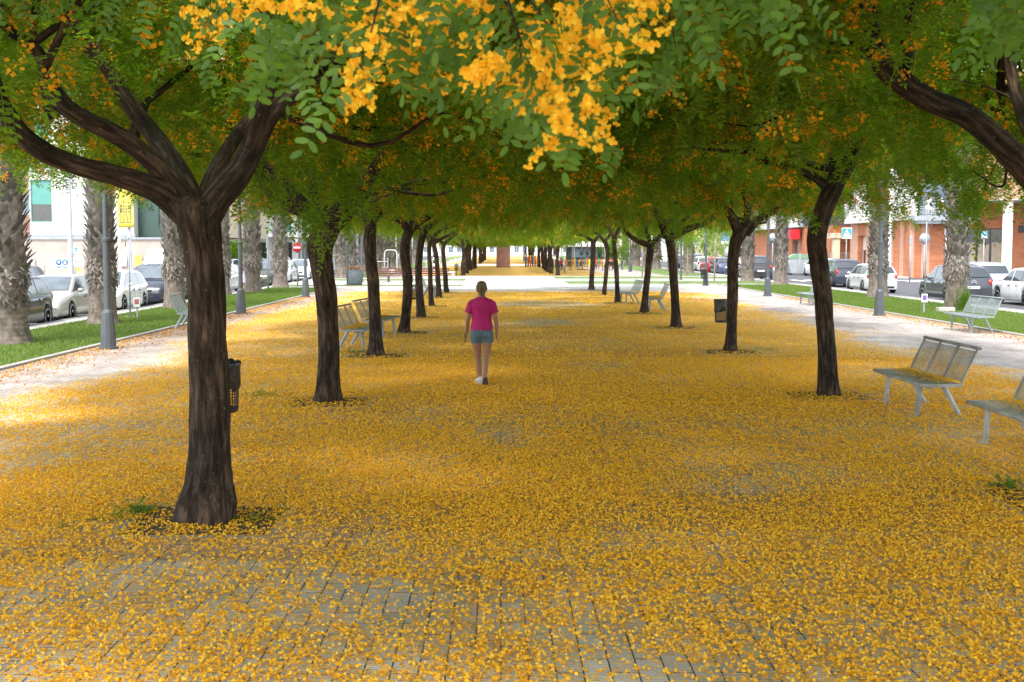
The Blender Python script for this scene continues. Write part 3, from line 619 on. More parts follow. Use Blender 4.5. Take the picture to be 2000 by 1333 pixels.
# right row, tree that stands just outside the frame: its long mossy limb crosses the upper right corner
def vz(x, y, z): return Vector((x, y, z))
bx, by = 4.85, 10.3
tree((bx, by), ([vz(bx, by, 0), vz(bx, by, .15), vz(bx, by - .02, .5), vz(bx - .02, by, 1.2), vz(bx, by, 1.9), vz(bx - .03, by, 2.45)], [.26, .2, .17, .155, .16, .17]),
     [tr(9.9, [(2090, 440, 33, .3), (2045, 375, 30, .1), (2000, 325, 27), (1950, 278, 24), (1885, 225, 21), (1815, 195, 21), (1760, 160, 22), (1722, 125, 21), (1702, 70, 18), (1695, 0, 17), (1698, -70, 14), (1710, -160, 10)]),
      tr(9.9, [(1748, 150, 16), (1690, 105, 13), (1640, 84, 10), (1580, 68, 8), (1500, 62, 7, .2), (1440, 40, 6, .4), (1400, 10, 6, .6)]),
      tr(9.9, [(1720, 112, 9), (1670, 106, 7), (1600, 104, 6), (1578, 110, 5), (1572, 84, 4)]),
      tr(9.9, [(1768, 165, 10), (1775, 100, 10, .2), (1765, 60, 10, .3), (1790, 5, 8, .4), (1800, -60, 6, .5)]),
      tr(10.4, [(2080, 420, 26), (2110, 330, 22), (2160, 220, 18), (2190, 90, 14), (2200, -60, 9)]),
      tr(10.5, [(2075, 430, 24), (2040, 330, 18, .7), (1990, 200, 12, 1.3), (1960, 80, 9, 1.6), (1930, -20, 6, 1.8)])],
     'nearest tree of the right row, its mossy limb slanting across the upper right corner', crF, -.2, 36, 60, 31, csc=1.1)
# trees beyond the crossing, both rows: generic individuals
def generic(seed):
    rs = np.random.RandomState(seed); lean = rs.randn(2) * .12; h = 2.3 + rs.rand() * .4; b_ = .12 + rs.rand() * .05
    tk = ([vz(0, 0, 0), vz(0, 0, .2), vz(*(lean * .3 + rs.randn(2) * .03), .8), vz(*(lean * .6 + rs.randn(2) * .05), 1.5), vz(*lean, h)], [b_ * 1.6, b_ * 1.15, b_, b_ * .95, b_ * 1.1]); lm = []
    a0 = rs.rand() * 6.3
    for k in range(4):
        a = a0 + k * 1.57 + rs.randn() * .25; d = np.array([math.cos(a), math.sin(a)]); P = [vz(*lean, h - .08)]; R = [b_ * .75]
        for j, (q, zz) in enumerate(((.5, .35), (1.1, .85), (1.6, 1.5), (2.2, 2.3))): P.append(vz(*(lean + d * q + rs.randn(2) * .1), h + zz)); R.append(b_ * (.6 - .12 * j))
        lm.append((P, R))
    return tk, lm
GEN = [generic(40), generic(43), generic(47)]
protos = []
def far_tree(x, y, k, label):
    if len(protos) <= k:
        tk, lm = GEN[k]; t = tree((0, 0), tk, lm, label, (crC, crD)[k % 2], k * 2.0, 12, 6, 60 + k, csc=.76); protos.append(t)
    else:
        t = copy_tree(protos[k]); t['label'] = label
    t.scale = (1, 1, 1 + .13 * math.sin(x * 9 + y * 1.7)); t.location = (x, y, 0); t.rotation_euler = (0, 0, 0 if len(protos) <= k else (x * 7 + y * 3) % 6.28); return t
where = {-1: ('left', 'brown paved'), 1: ('right', 'cafe')}
n = 0
for i in range(20):
    y = 97.5 + i * 6.9 + (3 if i > 7 else 0)
    if 151 < y < 166 or 200 < y < 210: continue
    for s, x in ((-1, -2.9), (1, 4.45)):
        lab = f"{ORD[i]} tree beyond the bright crossing in the far {where[s][0]} row" + (', beside the far white bench' if (s < 0 and i == 0) else ', beside the cafe chairs' if (s > 0 and i == 2) else '')
        far_tree(x + rnd.uniform(-.2, .2), y + rnd.uniform(-.4, .4), n % 3, lab); n += 1
# the pair of trees beside the camera: only low sprays of their crowns hang into the picture
def near_sprays(name):
    """drooping blossom sprays 2.6 to 4 m in front of the camera, hanging off the crown above"""
    global RS; RS = np.random.RandomState(77)
    env = [(-200, 60), (0, 35), (200, 50), (330, 60), (400, 90), (455, 130), (480, 250), (530, 270), (560, 170), (620, 150), (700, 190), (770, 190), (830, 150), (900, 215), (960, 190), (1030, 240), (1080, 330), (1130, 345), (1170, 270), (1230, 260), (1280, 210), (1340, 110), (1400, 70), (1480, 40), (1700, 5), (1900, 20), (1960, 120), (2000, 130), (2100, 60)]
    ex, ey = zip(*env); n = 560; px = RS.uniform(-150, 2100, n); lo = np.interp(px, ex, ey); py = -130 + (lo + 95) * RS.rand(n) ** .8
    cen = np.interp(px, [0, 380, 520, 700, 900, 1250, 1350, 1600, 1850, 1930, 2050], [.12, .14, .32, .5, .6, .6, .5, .0, .0, .4, .6]); k = RS.rand(n) < cen; px, py, lo = px[k], py[k], lo[k]; n = len(px)
    Yd = RS.uniform(2.7, 4.4, n); Yd = np.where(px < 450, Yd + .9, Yd); P = np.array([list(PY(a, b_, y)) for a, b_, y in zip(px, py, Yd)])
    fl = fbm(px / 90., py / 70., 3.3, 2) + .10 * (px > 640) * (px < 1300) + .07 * (px <= 640) * (px > 250) + .1 * (px > 1300) * (px < 1440) > .60
    O, D = [], []
    for p in P:
        for j in range(1 + (RS.rand() < .45)): O.append(p + RS.randn(3) * .035); D.append([RS.randn() * .55, RS.randn() * .45, -.75])
    O = np.array(O); D = unit(np.array(D)); L = .12 + .09 * RS.rand(len(O))
    # leaflets as eight sided ovals with a fold
    def ovals(O, D, L, npair):
        Vs = []; S = unit(np.cross(D, np.array([0, 1.0, 0])) + RS.randn(len(O), 3) * .25)
        ang = np.linspace(0, 2 * PI, 8, endpoint=False)
        for j in range(npair + 1):
            t = (j + .8) / (npair + .8); B_ = O + D * (L * t)[:, None]
            for sg in ((-1, 1) if j < npair else (0,)):
                d = unit(S * sg * .9 + D * (.4 if sg else 1) + RS.randn(len(O), 3) * .18); s = unit(np.cross(d, unit(np.cross(S, D)) + RS.randn(len(O), 3) * .3))
                l = (.0155 + .004 * RS.rand(len(O)))[:, None]; c = B_ + d * l
                for a in ang: Vs.append((c + d * l * math.cos(a) + s * l * .46 * math.sin(a))[:, None])
        V = np.concatenate(Vs, 1); k8 = V.shape[1] // 8; V = V.reshape(-1, 3); return V, np.arange(len(V)).reshape(-1, 8)
    Vl, Fl = ovals(O, D, L, 6); Vr, Fr = rachis(O, D, L, 0, .0012)
    crn = npmesh('spray', np.vstack([Vl, Vr]), [Fl, Fr + len(Vl)])
    c = P[fl]; c = np.repeat(c, 12, 0) + RS.randn(len(c) * 12, 3) * [.042, .03, .038]; 
    # each floret: five rounded petals round a centre
    m = len(c); fl_ = np.repeat(c, 4, 0) + RS.randn(m * 4, 3) * .014; N = unit(RS.randn(len(fl_), 3) + np.array([0, -1.2, -.2])); A = unit(np.cross(N, RS.randn(len(fl_), 3))); B_ = np.cross(N, A); Vs = []
    for j in range(4):
        a = j * PI / 2; d = unit(A * math.cos(a) + B_ * math.sin(a) + N * .45 + RS.randn(len(fl_), 3) * .3); s = unit(np.cross(N, d)); r = (.0058 + .0026 * RS.rand(len(fl_)))[:, None]; cc = fl_ + d * r
        Vs.append(np.stack([cc - d * r, cc - d * r * .2 - s * r * .8, cc + d * r * .7 - s * r * .6 + N * r * .2, cc + d * r, cc + d * r * .7 + s * r * .6 + N * r * .2, cc - d * r * .2 + s * r * .8], 1))
    V = np.concatenate(Vs, 1).reshape(-1, 3); blo = npmesh('spray_blossom', V, np.arange(len(V)).reshape(-1, 6))
    tw = []
    for q in range(46):
        i = RS.randint(len(P)); p = P[i]; e = p + np.array([RS.randn() * .12, RS.randn() * .15 , .35 + .3 * RS.rand()]); mid = (p + e) / 2 + RS.randn(3) * .04
        tw.append(limbmesh([e, mid, p], [.0045, .0035, .0015], 5, .06, .03, q))
    return crn, blo, tw
def side_tree(x, y, label, k, sprays=None):
    tk, lm = GEN[k]; off = Vector((x, y, 0)); tk = ([p + off for p in tk[0]], tk[1]); lm = [([p + off for p in P], R) for P, R in lm]
    t = tree((x, y), tk, lm, label, (crB, crA)[k % 2], 2.4 + k, 16, 20, 80 + k, cz=1.15, csc=1.1)
    if sprays:
        a, b_, tws = sprays
        for nm, me_, mt in [('hanging_spray', a, M_LEAFN), ('hanging_blossom', b_, M_FLOWN)] + [('hanging_twig', npmesh('hanging_twig', v, [q, t_], True), M_BARK) for v, q, t_ in tws]:
            link(nm, me_, mt, t, (-x, -y, 0))
    return t
side_tree(-2.35, 2.4, 'tree beside the camera whose golden blossom sprays hang in at the top centre', 0, near_sprays('x'))
side_tree(4.85, 3.2, 'tree to the right of the camera, its leaves just showing at the top edge', 1)
# ================================================================ PALMS
def palm_mesh(seed, rb=.37, bulge=None, boots_from=2.0):
    rs = np.random.RandomState(seed); H = 8.2; n = 40; zs = np.arange(0, H, .05)
    fl = .16 * np.exp(-zs / .28) + (.05 if bulge is None else 0) * np.exp(-((zs - 1.5) / .5) ** 2)
    r = rb * (.93 + fl / rb - .012 * zs)
    if bulge: r = r + bulge[1] * np.exp(-((zs - bulge[0]) / .42) ** 2)
    TH, Z = np.meshgrid(np.linspace(0, 2 * PI, n, endpoint=False), zs)
    rough = np.where(Z < boots_from, .012 * np.sin(Z * 75 + fbm(np.cos(TH), np.sin(TH), Z, 2) * 9), 0) + (fbm(np.cos(TH) * 5, np.sin(TH) * 5, Z * 2.2 + seed, 3) - .5) * .10
    rough = rough + np.exp(-Z / .16) * .10 * (fbm(np.cos(TH) * 3, np.sin(TH) * 3, seed, 2) - .3)
    Rr = r[:, None] + rough; V = np.stack([np.cos(TH) * Rr, np.sin(TH) * Rr, Z - .05], 2).reshape(-1, 3); m = len(zs)
    i = np.arange((m - 1) * n); q, c = i // n, i % n; trunk = npmesh('palm_trunk', V, np.stack([q * n + c, q * n + (c + 1) % n, (q + 1) * n + (c + 1) % n, (q + 1) * n + c], 1), True)
    Vs, Fs, off = [], [], 0
    def boot(a, z, up, out, l, w_, curl=0):
        nonlocal off
        rr = np.interp(z, zs, r) - .01; d = np.array([math.cos(a), math.sin(a), 0]); s = np.array([-math.sin(a), math.cos(a), 0]); b0 = d * rr + [0, 0, z]
        mid = b0 + d * out * .45 + np.array([0, 0, up * .55]) * l; tip = b0 + d * out + np.array([0, 0, up]) * l + s * curl * .05
        Vs.append(np.stack([b0 - s * w_, b0 + s * w_, mid + s * w_ * .75, mid + d * .03, mid - s * w_ * .75, tip - s * w_ * .28, tip + s * w_ * .28]))
        Fs.append(np.array([[0, 1, 3, 3], [1, 2, 3, 3], [0, 3, 4, 4], [3, 2, 6, 5], [4, 3, 5, 5]])[:, :4] + off); off += 7
    k = 0; z = boots_from
    while z < 7.6:
        for j in range(9):
            a = j * 2 * PI / 9 + k * .35 + rs.randn() * .06; boot(a, z + rs.randn() * .03, 1, .10 + .10 * rs.rand() + (.1 if rs.rand() < .05 else 0), .22 + .07 * rs.rand(), .085, rs.randn())
        z += .115; k += 1
    for j in range(330):   # hanging brown husks round the lower edge
        boot(rs.rand() * 6.28, boots_from - .7 + rs.rand() * .85, rs.uniform(-1, .3), .04 + .09 * rs.rand(), .22, .03, rs.randn())
    V = np.vstack(Vs); F_ = np.vstack(Fs); tri = F_[F_[:, 2] == F_[:, 3]][:, :3]; quad = F_[F_[:, 2] != F_[:, 3]]
    boots = npmesh('leaf_base', V, [quad, tri]); boots.materials.append(M_BOOT); trunk.materials.append(M_PALM)
    Vs = []; Fs = []; off = 0    # fan fronds
    for j in range(46):
        a = j * 2.4; el = rs.uniform(-.9, 1.2); d = np.array([math.cos(a) * math.cos(el), math.sin(a) * math.cos(el), math.sin(el)]); p0 = np.array([0, 0, 8.0]); p1 = p0 + d * 1.3
        s = np.array([-math.sin(a), math.cos(a), 0]); u = np.cross(d, s)
        Vs.append(np.stack([p0 - s * .03, p0 + s * .03, p1 + s * .02, p1 - s * .02])); Fs.append(np.array([[0, 1, 2, 3]]) + off); off += 4
        for q in np.linspace(-1.25, 1.25, 17):
            e = d * math.cos(q) + s * math.sin(q); t = p1 + e * 1.05 * (1 - .15 * abs(q)) + [0, 0, -.35 * (1 + abs(q) * .3)]; mi = p1 + e * .6
            w_ = s * math.cos(q) * .035 - d * math.sin(q) * .035
            Vs.append(np.stack([p1, mi - w_, t, mi + w_])); Fs.append(np.array([[0, 1, 2, 3]]) + off); off += 4
    fr = npmesh('fronds', np.vstack(Vs), np.vstack(Fs)); fr.materials.append(M_FROND)
    return trunk, boots, fr
PM = [palm_mesh(1, .37, None, 1.75), palm_mesh(2, .36, (1.45, .11), 1.85), palm_mesh(3, .42, None, 1.6)]
def palm(x, y, k, label, sc=1.0, rz=0, ivy=False):
    t = thing('palm_tree', (x, y, 0), label, 'palm tree', 'palm trees along both lawns', rz); t.scale = (sc, sc, 1)
    for nm, me_ in zip(('palm_trunk', 'leaf_base', 'fronds'), PM[k]): link(nm, me_, None, t)
    return t
def ivy_on(t, seed):
    rs = np.random.RandomState(seed); n = 2600; a = -PI / 2 + .5 + rs.randn(n) * .5; z = np.abs(rs.randn(n)) * .33; r = .44 + .2 * np.exp(-z / .25) * .6 + rs.rand(n) * .03
    k = z < .85; a, z, r = a[k], z[k], r[k]; P = np.stack([np.cos(a) * r, np.sin(a) * r, z + .02], 1); m = len(P); N1 = unit(rs.randn(m, 3)); N2 = unit(np.cross(N1, rs.randn(m, 3)))
    V, F_ = quads_at(P, N1, N2, np.full(m, .022), np.full(m, .016)); o = link('climbing_plant', npmesh('climbing_plant', V, F_), M_LEAF, t); return o
def gx(px, py): g = G(px, py); return g.x, g.y
PALML = [(12, 672, 2, 'shaggy thick palm trunk at the left edge of the picture, on the lawn', 1.15), (201, 634, 0, 'palm between the silver saloon and the white hatchback, behind the nearest left lamp post', 1.0),
         (341, 603, 0, 'palm on the left lawn behind the grey bench', .95), (432, 578, 2, 'palm on the left lawn mostly hidden by the nearest big tree', .95),
         (494, 572, 1, 'palm on the left lawn beside the person in a lavender dress', 1.0), (548, 562, 2, 'palm with a swollen root foot in front of the silver and white cars', .9)]
for i, (px, py, k, lab, sc) in enumerate(PALML):
    x, y = gx(px, py); p = palm(x, y, k, lab, sc, i * 1.3)
PALMR = [(1866, 608, 1, 'palm with a bulging shaggy collar and climbing plant at its foot', .95), (1714, 582, 0, 'palm in front of the silver hatchback, behind the near right lamp post', 1.05),
         (1525, 556, 0, 'palm in front of the grey recycling containers', .95), (1460, 550, 2, 'palm with mossy green foot beside the black off road car', .9)]
for i, (px, py, k, lab, sc) in enumerate(PALMR):
    x, y = gx(px, py); p = palm(x, y, k, lab, sc, i * 2.1 + .4)
    if i == 0: p.rotation_euler.z = 0; ivy_on(p, 5)
far = [(-11.4, 88, 'palm behind the round grey planter'), (-11.7, 96, 'palm just right of the round grey planter'), (-11.6, 104, 'palm beside the white gym bars'), (-11.2, 112, 'first of the dark palms behind the gym bars'),
       (-11.2, 120, 'second of the dark palms behind the gym bars'), (-11.4, 129, 'third of the dark palms behind the gym bars'), (-11.4, 140, 'fourth of the dark palms behind the gym bars'),
       (-11.4, 152, 'palm far down the left verge, nearer of two'), (-11.4, 166, 'palm far down the left verge, farther of two'),
       (15.9, 104, 'palm right of the cafe behind the blue bin'), (15.8, 113, 'broad palm right of the cafe in the far row'), (15.7, 124, 'palm behind the far grey bench right of the cafe'),
       (15.8, 134, 'pale palm just behind the seated cafe guests, nearer one'), (15.8, 144, 'pale palm just behind the seated cafe guests, middle one'), (15.8, 156, 'pale palm just behind the seated cafe guests, farthest one')]
for i, (x, y, lab) in enumerate(far): palm(x, y, (0, 2, 1)[i % 3], lab, 1.1, i * .9)

# ================================================================ LAMPS, SIGNS, STREET FURNITURE
def lamp(x, y, label, flared=True, h=6.6):
    t = thing('street_lamp', (x, y, 0), label, 'street lamp', 'street lamps along the promenade'); b = MB()
    if flared:
        b.lathe((0, 0, 0), [(.21, 0), (.21, .05), (.165, .06), (.16, .3), (.125, .78), (.1, .82), (.075, .85)], 12, False); b.build('base', M_LAMP, t)
    else:
        b.lathe((0, 0, 0), [(.16, 0), (.16, .03), (.09, .035), (.085, .06)], 14); b.build('base', M_LAMP, t)
    b = MB(); s = .83 if flared else .05; b.lathe((0, 0, 0), [(.072, s), (.07, 2.3), (.085, 2.3), (.085, 2.36), (.058, 2.38), (.045, h)], 14, False); b.build('pole', M_LAMP, t)
    b = MB(); b.tube([(0, 0, h - .1), (0, 0, h + .1), (.5, 0, h + .25)], [.045, .04, .03], 8); b.build('arm', M_LAMP, t)
    b = MB(); b.lathe((.62, 0, h + .02), [(.05, .26), (.28, .16), (.3, .1), (.26, .06)][::-1], 14); b.build('lamp_head', M_LAMP, t)
    b = MB(); b.lathe((.62, 0, h), [(.1, 0), (.24, .07)], 12); b.build('lens', M_LIGHTG, t)
LMP = [(212, 682, 'dark lamp post with flared base nearest on the left promenade', 1), (471, 614, 'dark lamp post just right of the nearest big tree', 1), (597, 581, 'dark lamp post by the red no entry sign', 1),
       (679, 557, 'slim lamp post standing against the left side of the grey planter', 0), (707, 551, 'slim lamp post standing right of the grey planter', 0),
       (1717, 617, 'dark lamp post in front of the palm and silver hatchback, near right', 1), (1499, 579, 'dark lamp post between two palms on the right promenade', 1), (1378, 558, 'lamp post with a litter bin beside it at the right lawn corner', 1),
       (1330, 547, 'dark lamp post right of the tree with a flared foot', 0), (1231, 531, 'lamp post near the far bench and palms, right of the cafe', 1), (1198, 526, 'lamp post directly right of the seated cafe guests', 1)]
for px, py, lab, fl in LMP: x, y = gx(px, py); lamp(x, y, lab, bool(fl))

def bench(x, y, rz, label, mat, petals=False, seed=0):
    """perforated steel bench; local: front toward -X, length along Y"""
    t = thing('park_bench', (x, y, 0), label, 'bench', 'perforated steel benches', rz); L = 1.96
    b = MB(); sx = -.27
    n = 22
    for k in range(n):
        xx = -.25 + k * .48 / n; b.b2(xx, xx + .48 / n * .62, -L / 2 + .03, L / 2 - .03, .435, .443)
    b.build('seat_slats', mat, t)
    b = MB(); b.tube([(-.27, -L / 2, .425), (-.27, L / 2, .425)], .022, 8); b.b2(-.26, .25, -L / 2, -L / 2 + .035, .405, .446); b.b2(-.26, .25, L / 2 - .035, L / 2, .405, .446)
    for yy in (-L / 6, L / 6): b.b2(-.26, .25, yy - .03, yy + .03, .41, .4462)
    b.b2(-.1, -.05, -L / 2 + .2, L / 2 - .2, .36, .4045); b.build('seat_frame', mat, t)
    # backrest, leaning back
    def bp(s, yy, off=0): return (.235 + s * .20 + off * .94, yy, .455 + s * .44 - off * .3)
    b = MB(); n = 24
    for k in range(n):
        s0 = .04 + k * .88 / n; s1 = s0 + .88 / n * .66
        b.add([bp(s0, -L / 2 + .03), bp(s0, L / 2 - .03), bp(s1, L / 2 - .03), bp(s1, -L / 2 + .03), bp(s0, -L / 2 + .03, .008), bp(s0, L / 2 - .03, .008), bp(s1, L / 2 - .03, .008), bp(s1, -L / 2 + .03, .008)],
              [(0, 1, 2, 3), (7, 6, 5, 4), (0, 4, 5, 1), (2, 6, 7, 3), (1, 5, 6, 2), (0, 3, 7, 4)])
    b.build('backrest_slats', mat, t)
    b = MB()
    for yy, w_ in ((-L / 2, .04), (-L / 6 - .03, .06), (L / 6 - .03, .06), (L / 2 - .04, .04)):
        for q in (0,): b.add([bp(0, yy, -.004), bp(0, yy + w_, -.004), bp(.97, yy + w_, -.004), bp(.97, yy, -.004), bp(0, yy, .014), bp(0, yy + w_, .014), bp(.97, yy + w_, .014), bp(.97, yy, .014)], [(0, 1, 2, 3), (7, 6, 5, 4), (0, 4, 5, 1), (2, 6, 7, 3), (1, 5, 6, 2), (0, 3, 7, 4)])
    b.tube([bp(1.0, -L / 2), bp(1.0, L / 2)], .022, 8); b.tube([bp(1.01, -L / 2, .03), bp(1.01, L / 2, .03)], .02, 8); b.build('backrest_frame', mat, t)
    for yy in (-.64, .64):
        for P in ([(-.17, yy, .41), (-.2, yy, .012)], [(.12, yy, .41), (.34, yy, .012)]):
            b = MB(); b.tube(P, [.03, .026], 4, sm=False, ex=1.2, ey=.8); b.b2(P[1][0] - .06, P[1][0] + .06, yy - .045, yy + .045, .0, .013); b.build('leg', mat, t)
    if petals:
        rs = np.random.RandomState(seed); m = 1100; P = np.stack([.21 - np.abs(rs.randn(m)) * .16, rs.uniform(-.9, .9, m) , .452 + rs.rand(m) * .02 * 1], 1); P = P[P[:, 0] > -.25]; m = len(P)
        P[:, 2] += .03 * np.exp(-(.21 - P[:, 0]) / .05) * rs.rand(m); N1 = unit(rs.randn(m, 3) * [1, 1, .4]); N2 = unit(np.cross(N1, rs.randn(m, 3) * [.5, .5, 1]))
        V, F_ = quads_at(P, N1, N2, .006 + .008 * rs.rand(m), .006 + .006 * rs.rand(m)); R_ = Matrix.Rotation(rz, 3, 'Z'); V = V @ np.array(R_).T + [x, y, 0]
        o = link('petals_on_bench', npmesh('petals_on_bench', V, F_), M_PETAL, kind='stuff')
    return t
bench(5.56, 16.3, 0, 'weathered grey steel bench strewn with petals, right of the crooked tree', M_STEELW, True, 1)
bench(5.52, 12.7, 0, 'grey steel bench cut off by the right picture edge', M_STEELW, True, 2)
bench(12.1, 31.6, .03, 'pale grey bench with rusty stains on its backrest, by the right lawn', M_STEEL)
bench(11.75, 46.6, 0, 'grey bench half hidden behind the crooked tree, at the right lawn', M_STEEL)
bench(5.35, 42.8, -.06, 'nearer one of two benches behind the leaning slim tree', M_STEEL, True, 3)
bench(4.95, 47.6, .05, 'farther one of two benches behind the leaning slim tree', M_STEEL)
bench(-3.05, 26.7, PI - .1, 'nearer one of two benches between second and third left tree', M_STEEL, True, 4)
bench(-2.95, 30.2, PI - .12, 'farther bench seen just behind the slender third left tree', M_STEEL, True, 5)
bench(-8.4, 33.4, PI + .12, 'grey bench at the left lawn edge, behind the nearest big tree', M_STEEL)
bench(-3.1, 54.5, PI, 'grey bench behind the thin sixth left tree', M_STEEL)
bench(-3.6, 88.5, PI, 'far white bench just beyond the crossing on the left', M_WHITE)
bench(12.0, 124, 0, 'far grey bench on the right verge beside the palms', M_STEEL)
bench(5.3, 107, 0, 'far bench left of the cafe tables', M_STEEL)

def bin_(x, y, label, sx=0, bag=True):
    t = thing('litter_bin', (x, y, 0), label, 'litter bin', 'mesh litter bins on posts'); b = MB(); b.lathe((sx, 0, 0), [(.1, 0), (.1, .01), (.028, .012), (.028, 1.0)], 10); b.build('post', M_BLACK, t)
    b = MB(); n = 26
    for k in range(n):
        a = 2 * PI * k / n; b.tube([(math.cos(a) * .142, math.sin(a) * .142, .42), (math.cos(a) * .158, math.sin(a) * .158, .92)], .0042, 4, sm=False)
    for z in np.linspace(.42, .9, 17):
        r = .142 + .02 * (z - .42) / .5; b.tube([(math.cos(a) * r, math.sin(a) * r, z) for a in np.linspace(0, 2 * PI, 21)], .004, 4, False, False)
    b.lathe((0, 0, .40), [(.13, 0), (.144, .02), (.144, .05)], 20); b.build('basket', M_BLACK, t)
    if bag:
        m = MB(); ns = 40; prof = [(.164, .66), (.170, .7), (.166, .8), (.172, .9), (.174, .935), (.155, .95), (.13, .9), (.11, .7)]
        rs = np.random.RandomState(int(y)); vs = []
        for i, (r, z) in enumerate(prof):
            for k in range(ns):
                a = 2 * PI * k / ns; rr = r + .009 * math.sin(k * 2.1 + i * .9) + rs.randn() * .004; vs.append((rr * math.cos(a), rr * math.sin(a), z + rs.randn() * .008 + (.03 * math.sin(a * 3) if i == 0 else 0)))
        m.add(vs, [(i * ns + k, i * ns + (k + 1) % ns, (i + 1) * ns + (k + 1) % ns, (i + 1) * ns + k) for i in range(len(prof) - 1) for k in range(ns)], True); m.build('bin_bag', M_BAG, t)
bin_(-2.96, 13.1, 'black mesh bin with bag behind the nearest big tree trunk', -.172)
bin_(5.2, 28.9, 'black bin left of the Y shaped tree on the right', .172)
bin_(-3.0, 42, 'dark bin right behind the fourth left tree', -.172, False)
bin_(11.6, 70.3, 'bin beside the lamp post at the right lawn corner', .172)
bin_(-3.45, 96, 'far bin next to the white bench beyond the crossing', 0, False)
M_BLUE = pbr('sign blue', (.02, .16, .42), .4, .05, 5); M_RED = pbr('sign red', (.55, .02, .03), .4, .05, 5); M_LBLUE = pbr('sign light blue', (.03, .27, .55), .4, .05, 5); M_YEL = pbr('banner yellow', (.72, .62, .10), .7, .08, 2); M_DK = pbr('dark grey', (.05, .05, .055), .6, .1, 4)
def post(t, h, r=.03, x=0, y=0, mat=None): b = MB(); b.lathe((x, y, 0), [(r, 0), (r, h)], 10); return b.build('post', mat or M_POLE, t)
def cross_sign(px, Y, ztop, label, name='crossing_sign', w_=.6, dx=0):
    g = PY(px, 500, Y); t = thing(name, (g.x, Y, 0 if -13 < g.x < 18 else -.1), label, 'road sign', 'road signs'); post(t, ztop + .0)
    h = w_ * 1.1; zc = ztop - h / 2; b = MB(); b.b2(-w_ / 2, w_ / 2, -.06, -.035, zc - h / 2, zc + h / 2); b.build('plate', M_WHITE, t, bevel=.01)
    s = w_ * .46; b = MB(); b.b2(-s, s, -.066, -.0615, zc - s * .85, zc + s * 1.06); b.build('blue_field', M_LBLUE, t)
    b = MB(); b.poly([(-s * .85, -.068, zc - s * .7), (s * .85, -.068, zc - s * .7), (0, -.068, zc + s * .9)], (0, -.003, 0)); b.build('white_triangle', M_WHITE, t)
    b = MB(); y0, y1 = -.075, -.0725
    b.ell((0, -.074, zc + s * .3), (s * .09, .003, s * .09), 8, 5)
    b.poly([(-.06 * s, y0, zc + .2 * s), (.1 * s, y0, zc + .2 * s), (.1 * s, y0, zc - .15 * s), (-.06 * s, y0, zc - .15 * s)], (0, .002, 0))
    b.poly([(-.04 * s, y0, zc - .15 * s), (.08 * s, y0, zc - .15 * s), (.28 * s, y0, zc - .6 * s), (.16 * s, y0, zc - .6 * s)], (0, .002, 0)); b.poly([(-.05 * s, y0 + .0005, zc - .16 * s), (.06 * s, y0 + .0005, zc - .16 * s), (-.2 * s, y0 + .0005, zc - .6 * s), (-.32 * s, y0 + .0005, zc - .6 * s)], (0, .0015, 0))
    b.poly([(-.06 * s, y0 + .001, zc + .18 * s), (-.03 * s, y0 + .001, zc + .05 * s), (-.28 * s, y0 + .001, zc - .05 * s), (-.3 * s, y0 + .001, zc + .04 * s)], (0, .001, 0)); b.build('walking_figure', M_DK, t)
    return t
cross_sign(1652.5, 73, 3.45, 'blue pedestrian crossing sign in front of the portico', w_=.58)
cross_sign(1921, 75, 3.25, 'pale blue crossing sign in front of the papered shop window', w_=.36)
cross_sign(1353.5, 112, 2.85, 'small blue crossing sign above the grey and white parked cars', w_=.52)
cross_sign(146, 62, 2.3, 'narrow blue crossing sign beside the tall grey pole on the left', w_=.3)
# wheelchair parking sign
g = PY(1415.5, 500, 100); t = thing('parking_sign', (g.x, 100, 0), 'blue wheelchair parking sign above the pink van', 'road sign', 'road signs'); post(t, 3.4)
b = MB(); b.b2(-.3, .3, -.06, -.035, 2.75, 3.35); b.build('plate', M_LBLUE, t); b = MB(); b.tube([(-.02 + .13 * math.cos(a), -.067, 2.97 + .13 * math.sin(a)) for a in np.linspace(-3.0, .3, 12)], .018, 5)
b.tube([(-.02, -.067, 3.2), (-.02, -.067, 3.02), (.1, -.067, 3.0), (.16, -.067, 2.86)], .02, 5); b.ell((-.02, -.067, 3.25), (.035, .006, .035), 8, 5); b.build('wheelchair_symbol', M_WHITE, t)
b = MB(); b.b2(-.3, .3, -.06, -.035, 2.5, 2.72); b.build('sub_plate', M_WHITE, t)
# no entry
g = PY(1, 500, 60); g = PY(580.5, 500, 70); t = thing('no_entry_sign', (g.x, 70, 0), 'round red no entry sign with a white bar', 'road sign', 'road signs'); post(t, 2.35, .035)
b = MB(); b.add([], []); b.lathe((0, 0, 0), [(.27, -.012), (.27, .012)], 28); o = b.build('red_disc', M_RED, t, (0, -.055, 2.18)); o.rotation_euler = (PI / 2, 0, 0)
b = MB(); b.b2(-.2, .2, -.074, -.0685, 2.13, 2.23); b.build('white_bar', M_WHITE, t)
def backsign(px, Y, z, r, label, rect=False, w_=.1):
    g = PY(px, 500, Y); t = thing('sign_back', (g.x, Y, -.1), label, 'road sign', 'road signs'); post(t, z + r, .04)
    if rect: b = MB(); b.b2(-w_, w_, -.07, -.045, z - r, z + r); b.build('plate', M_POLE, t, bevel=.02)
    else: b = MB(); b.lathe((0, 0, 0), [(r, -.01), (r, .01)], 24); o = b.build('disc', M_POLE, t, (0, -.055, z)); o.rotation_euler = (PI / 2, 0, 0)
backsign(1805, 78, 2.85, .34, 'back of a large round grey sign before the brick corner'); backsign(1778, 80, 2.75, .3, 'narrow sign seen edge on at the brick corner', True, .1)
backsign(1509, 90, 3.0, .33, 'round grey sign back left of the palm by the containers'); backsign(684 - 161, 62, 2.55, .32, 'tall oval traffic mirror on a white post, left road', True, .07)
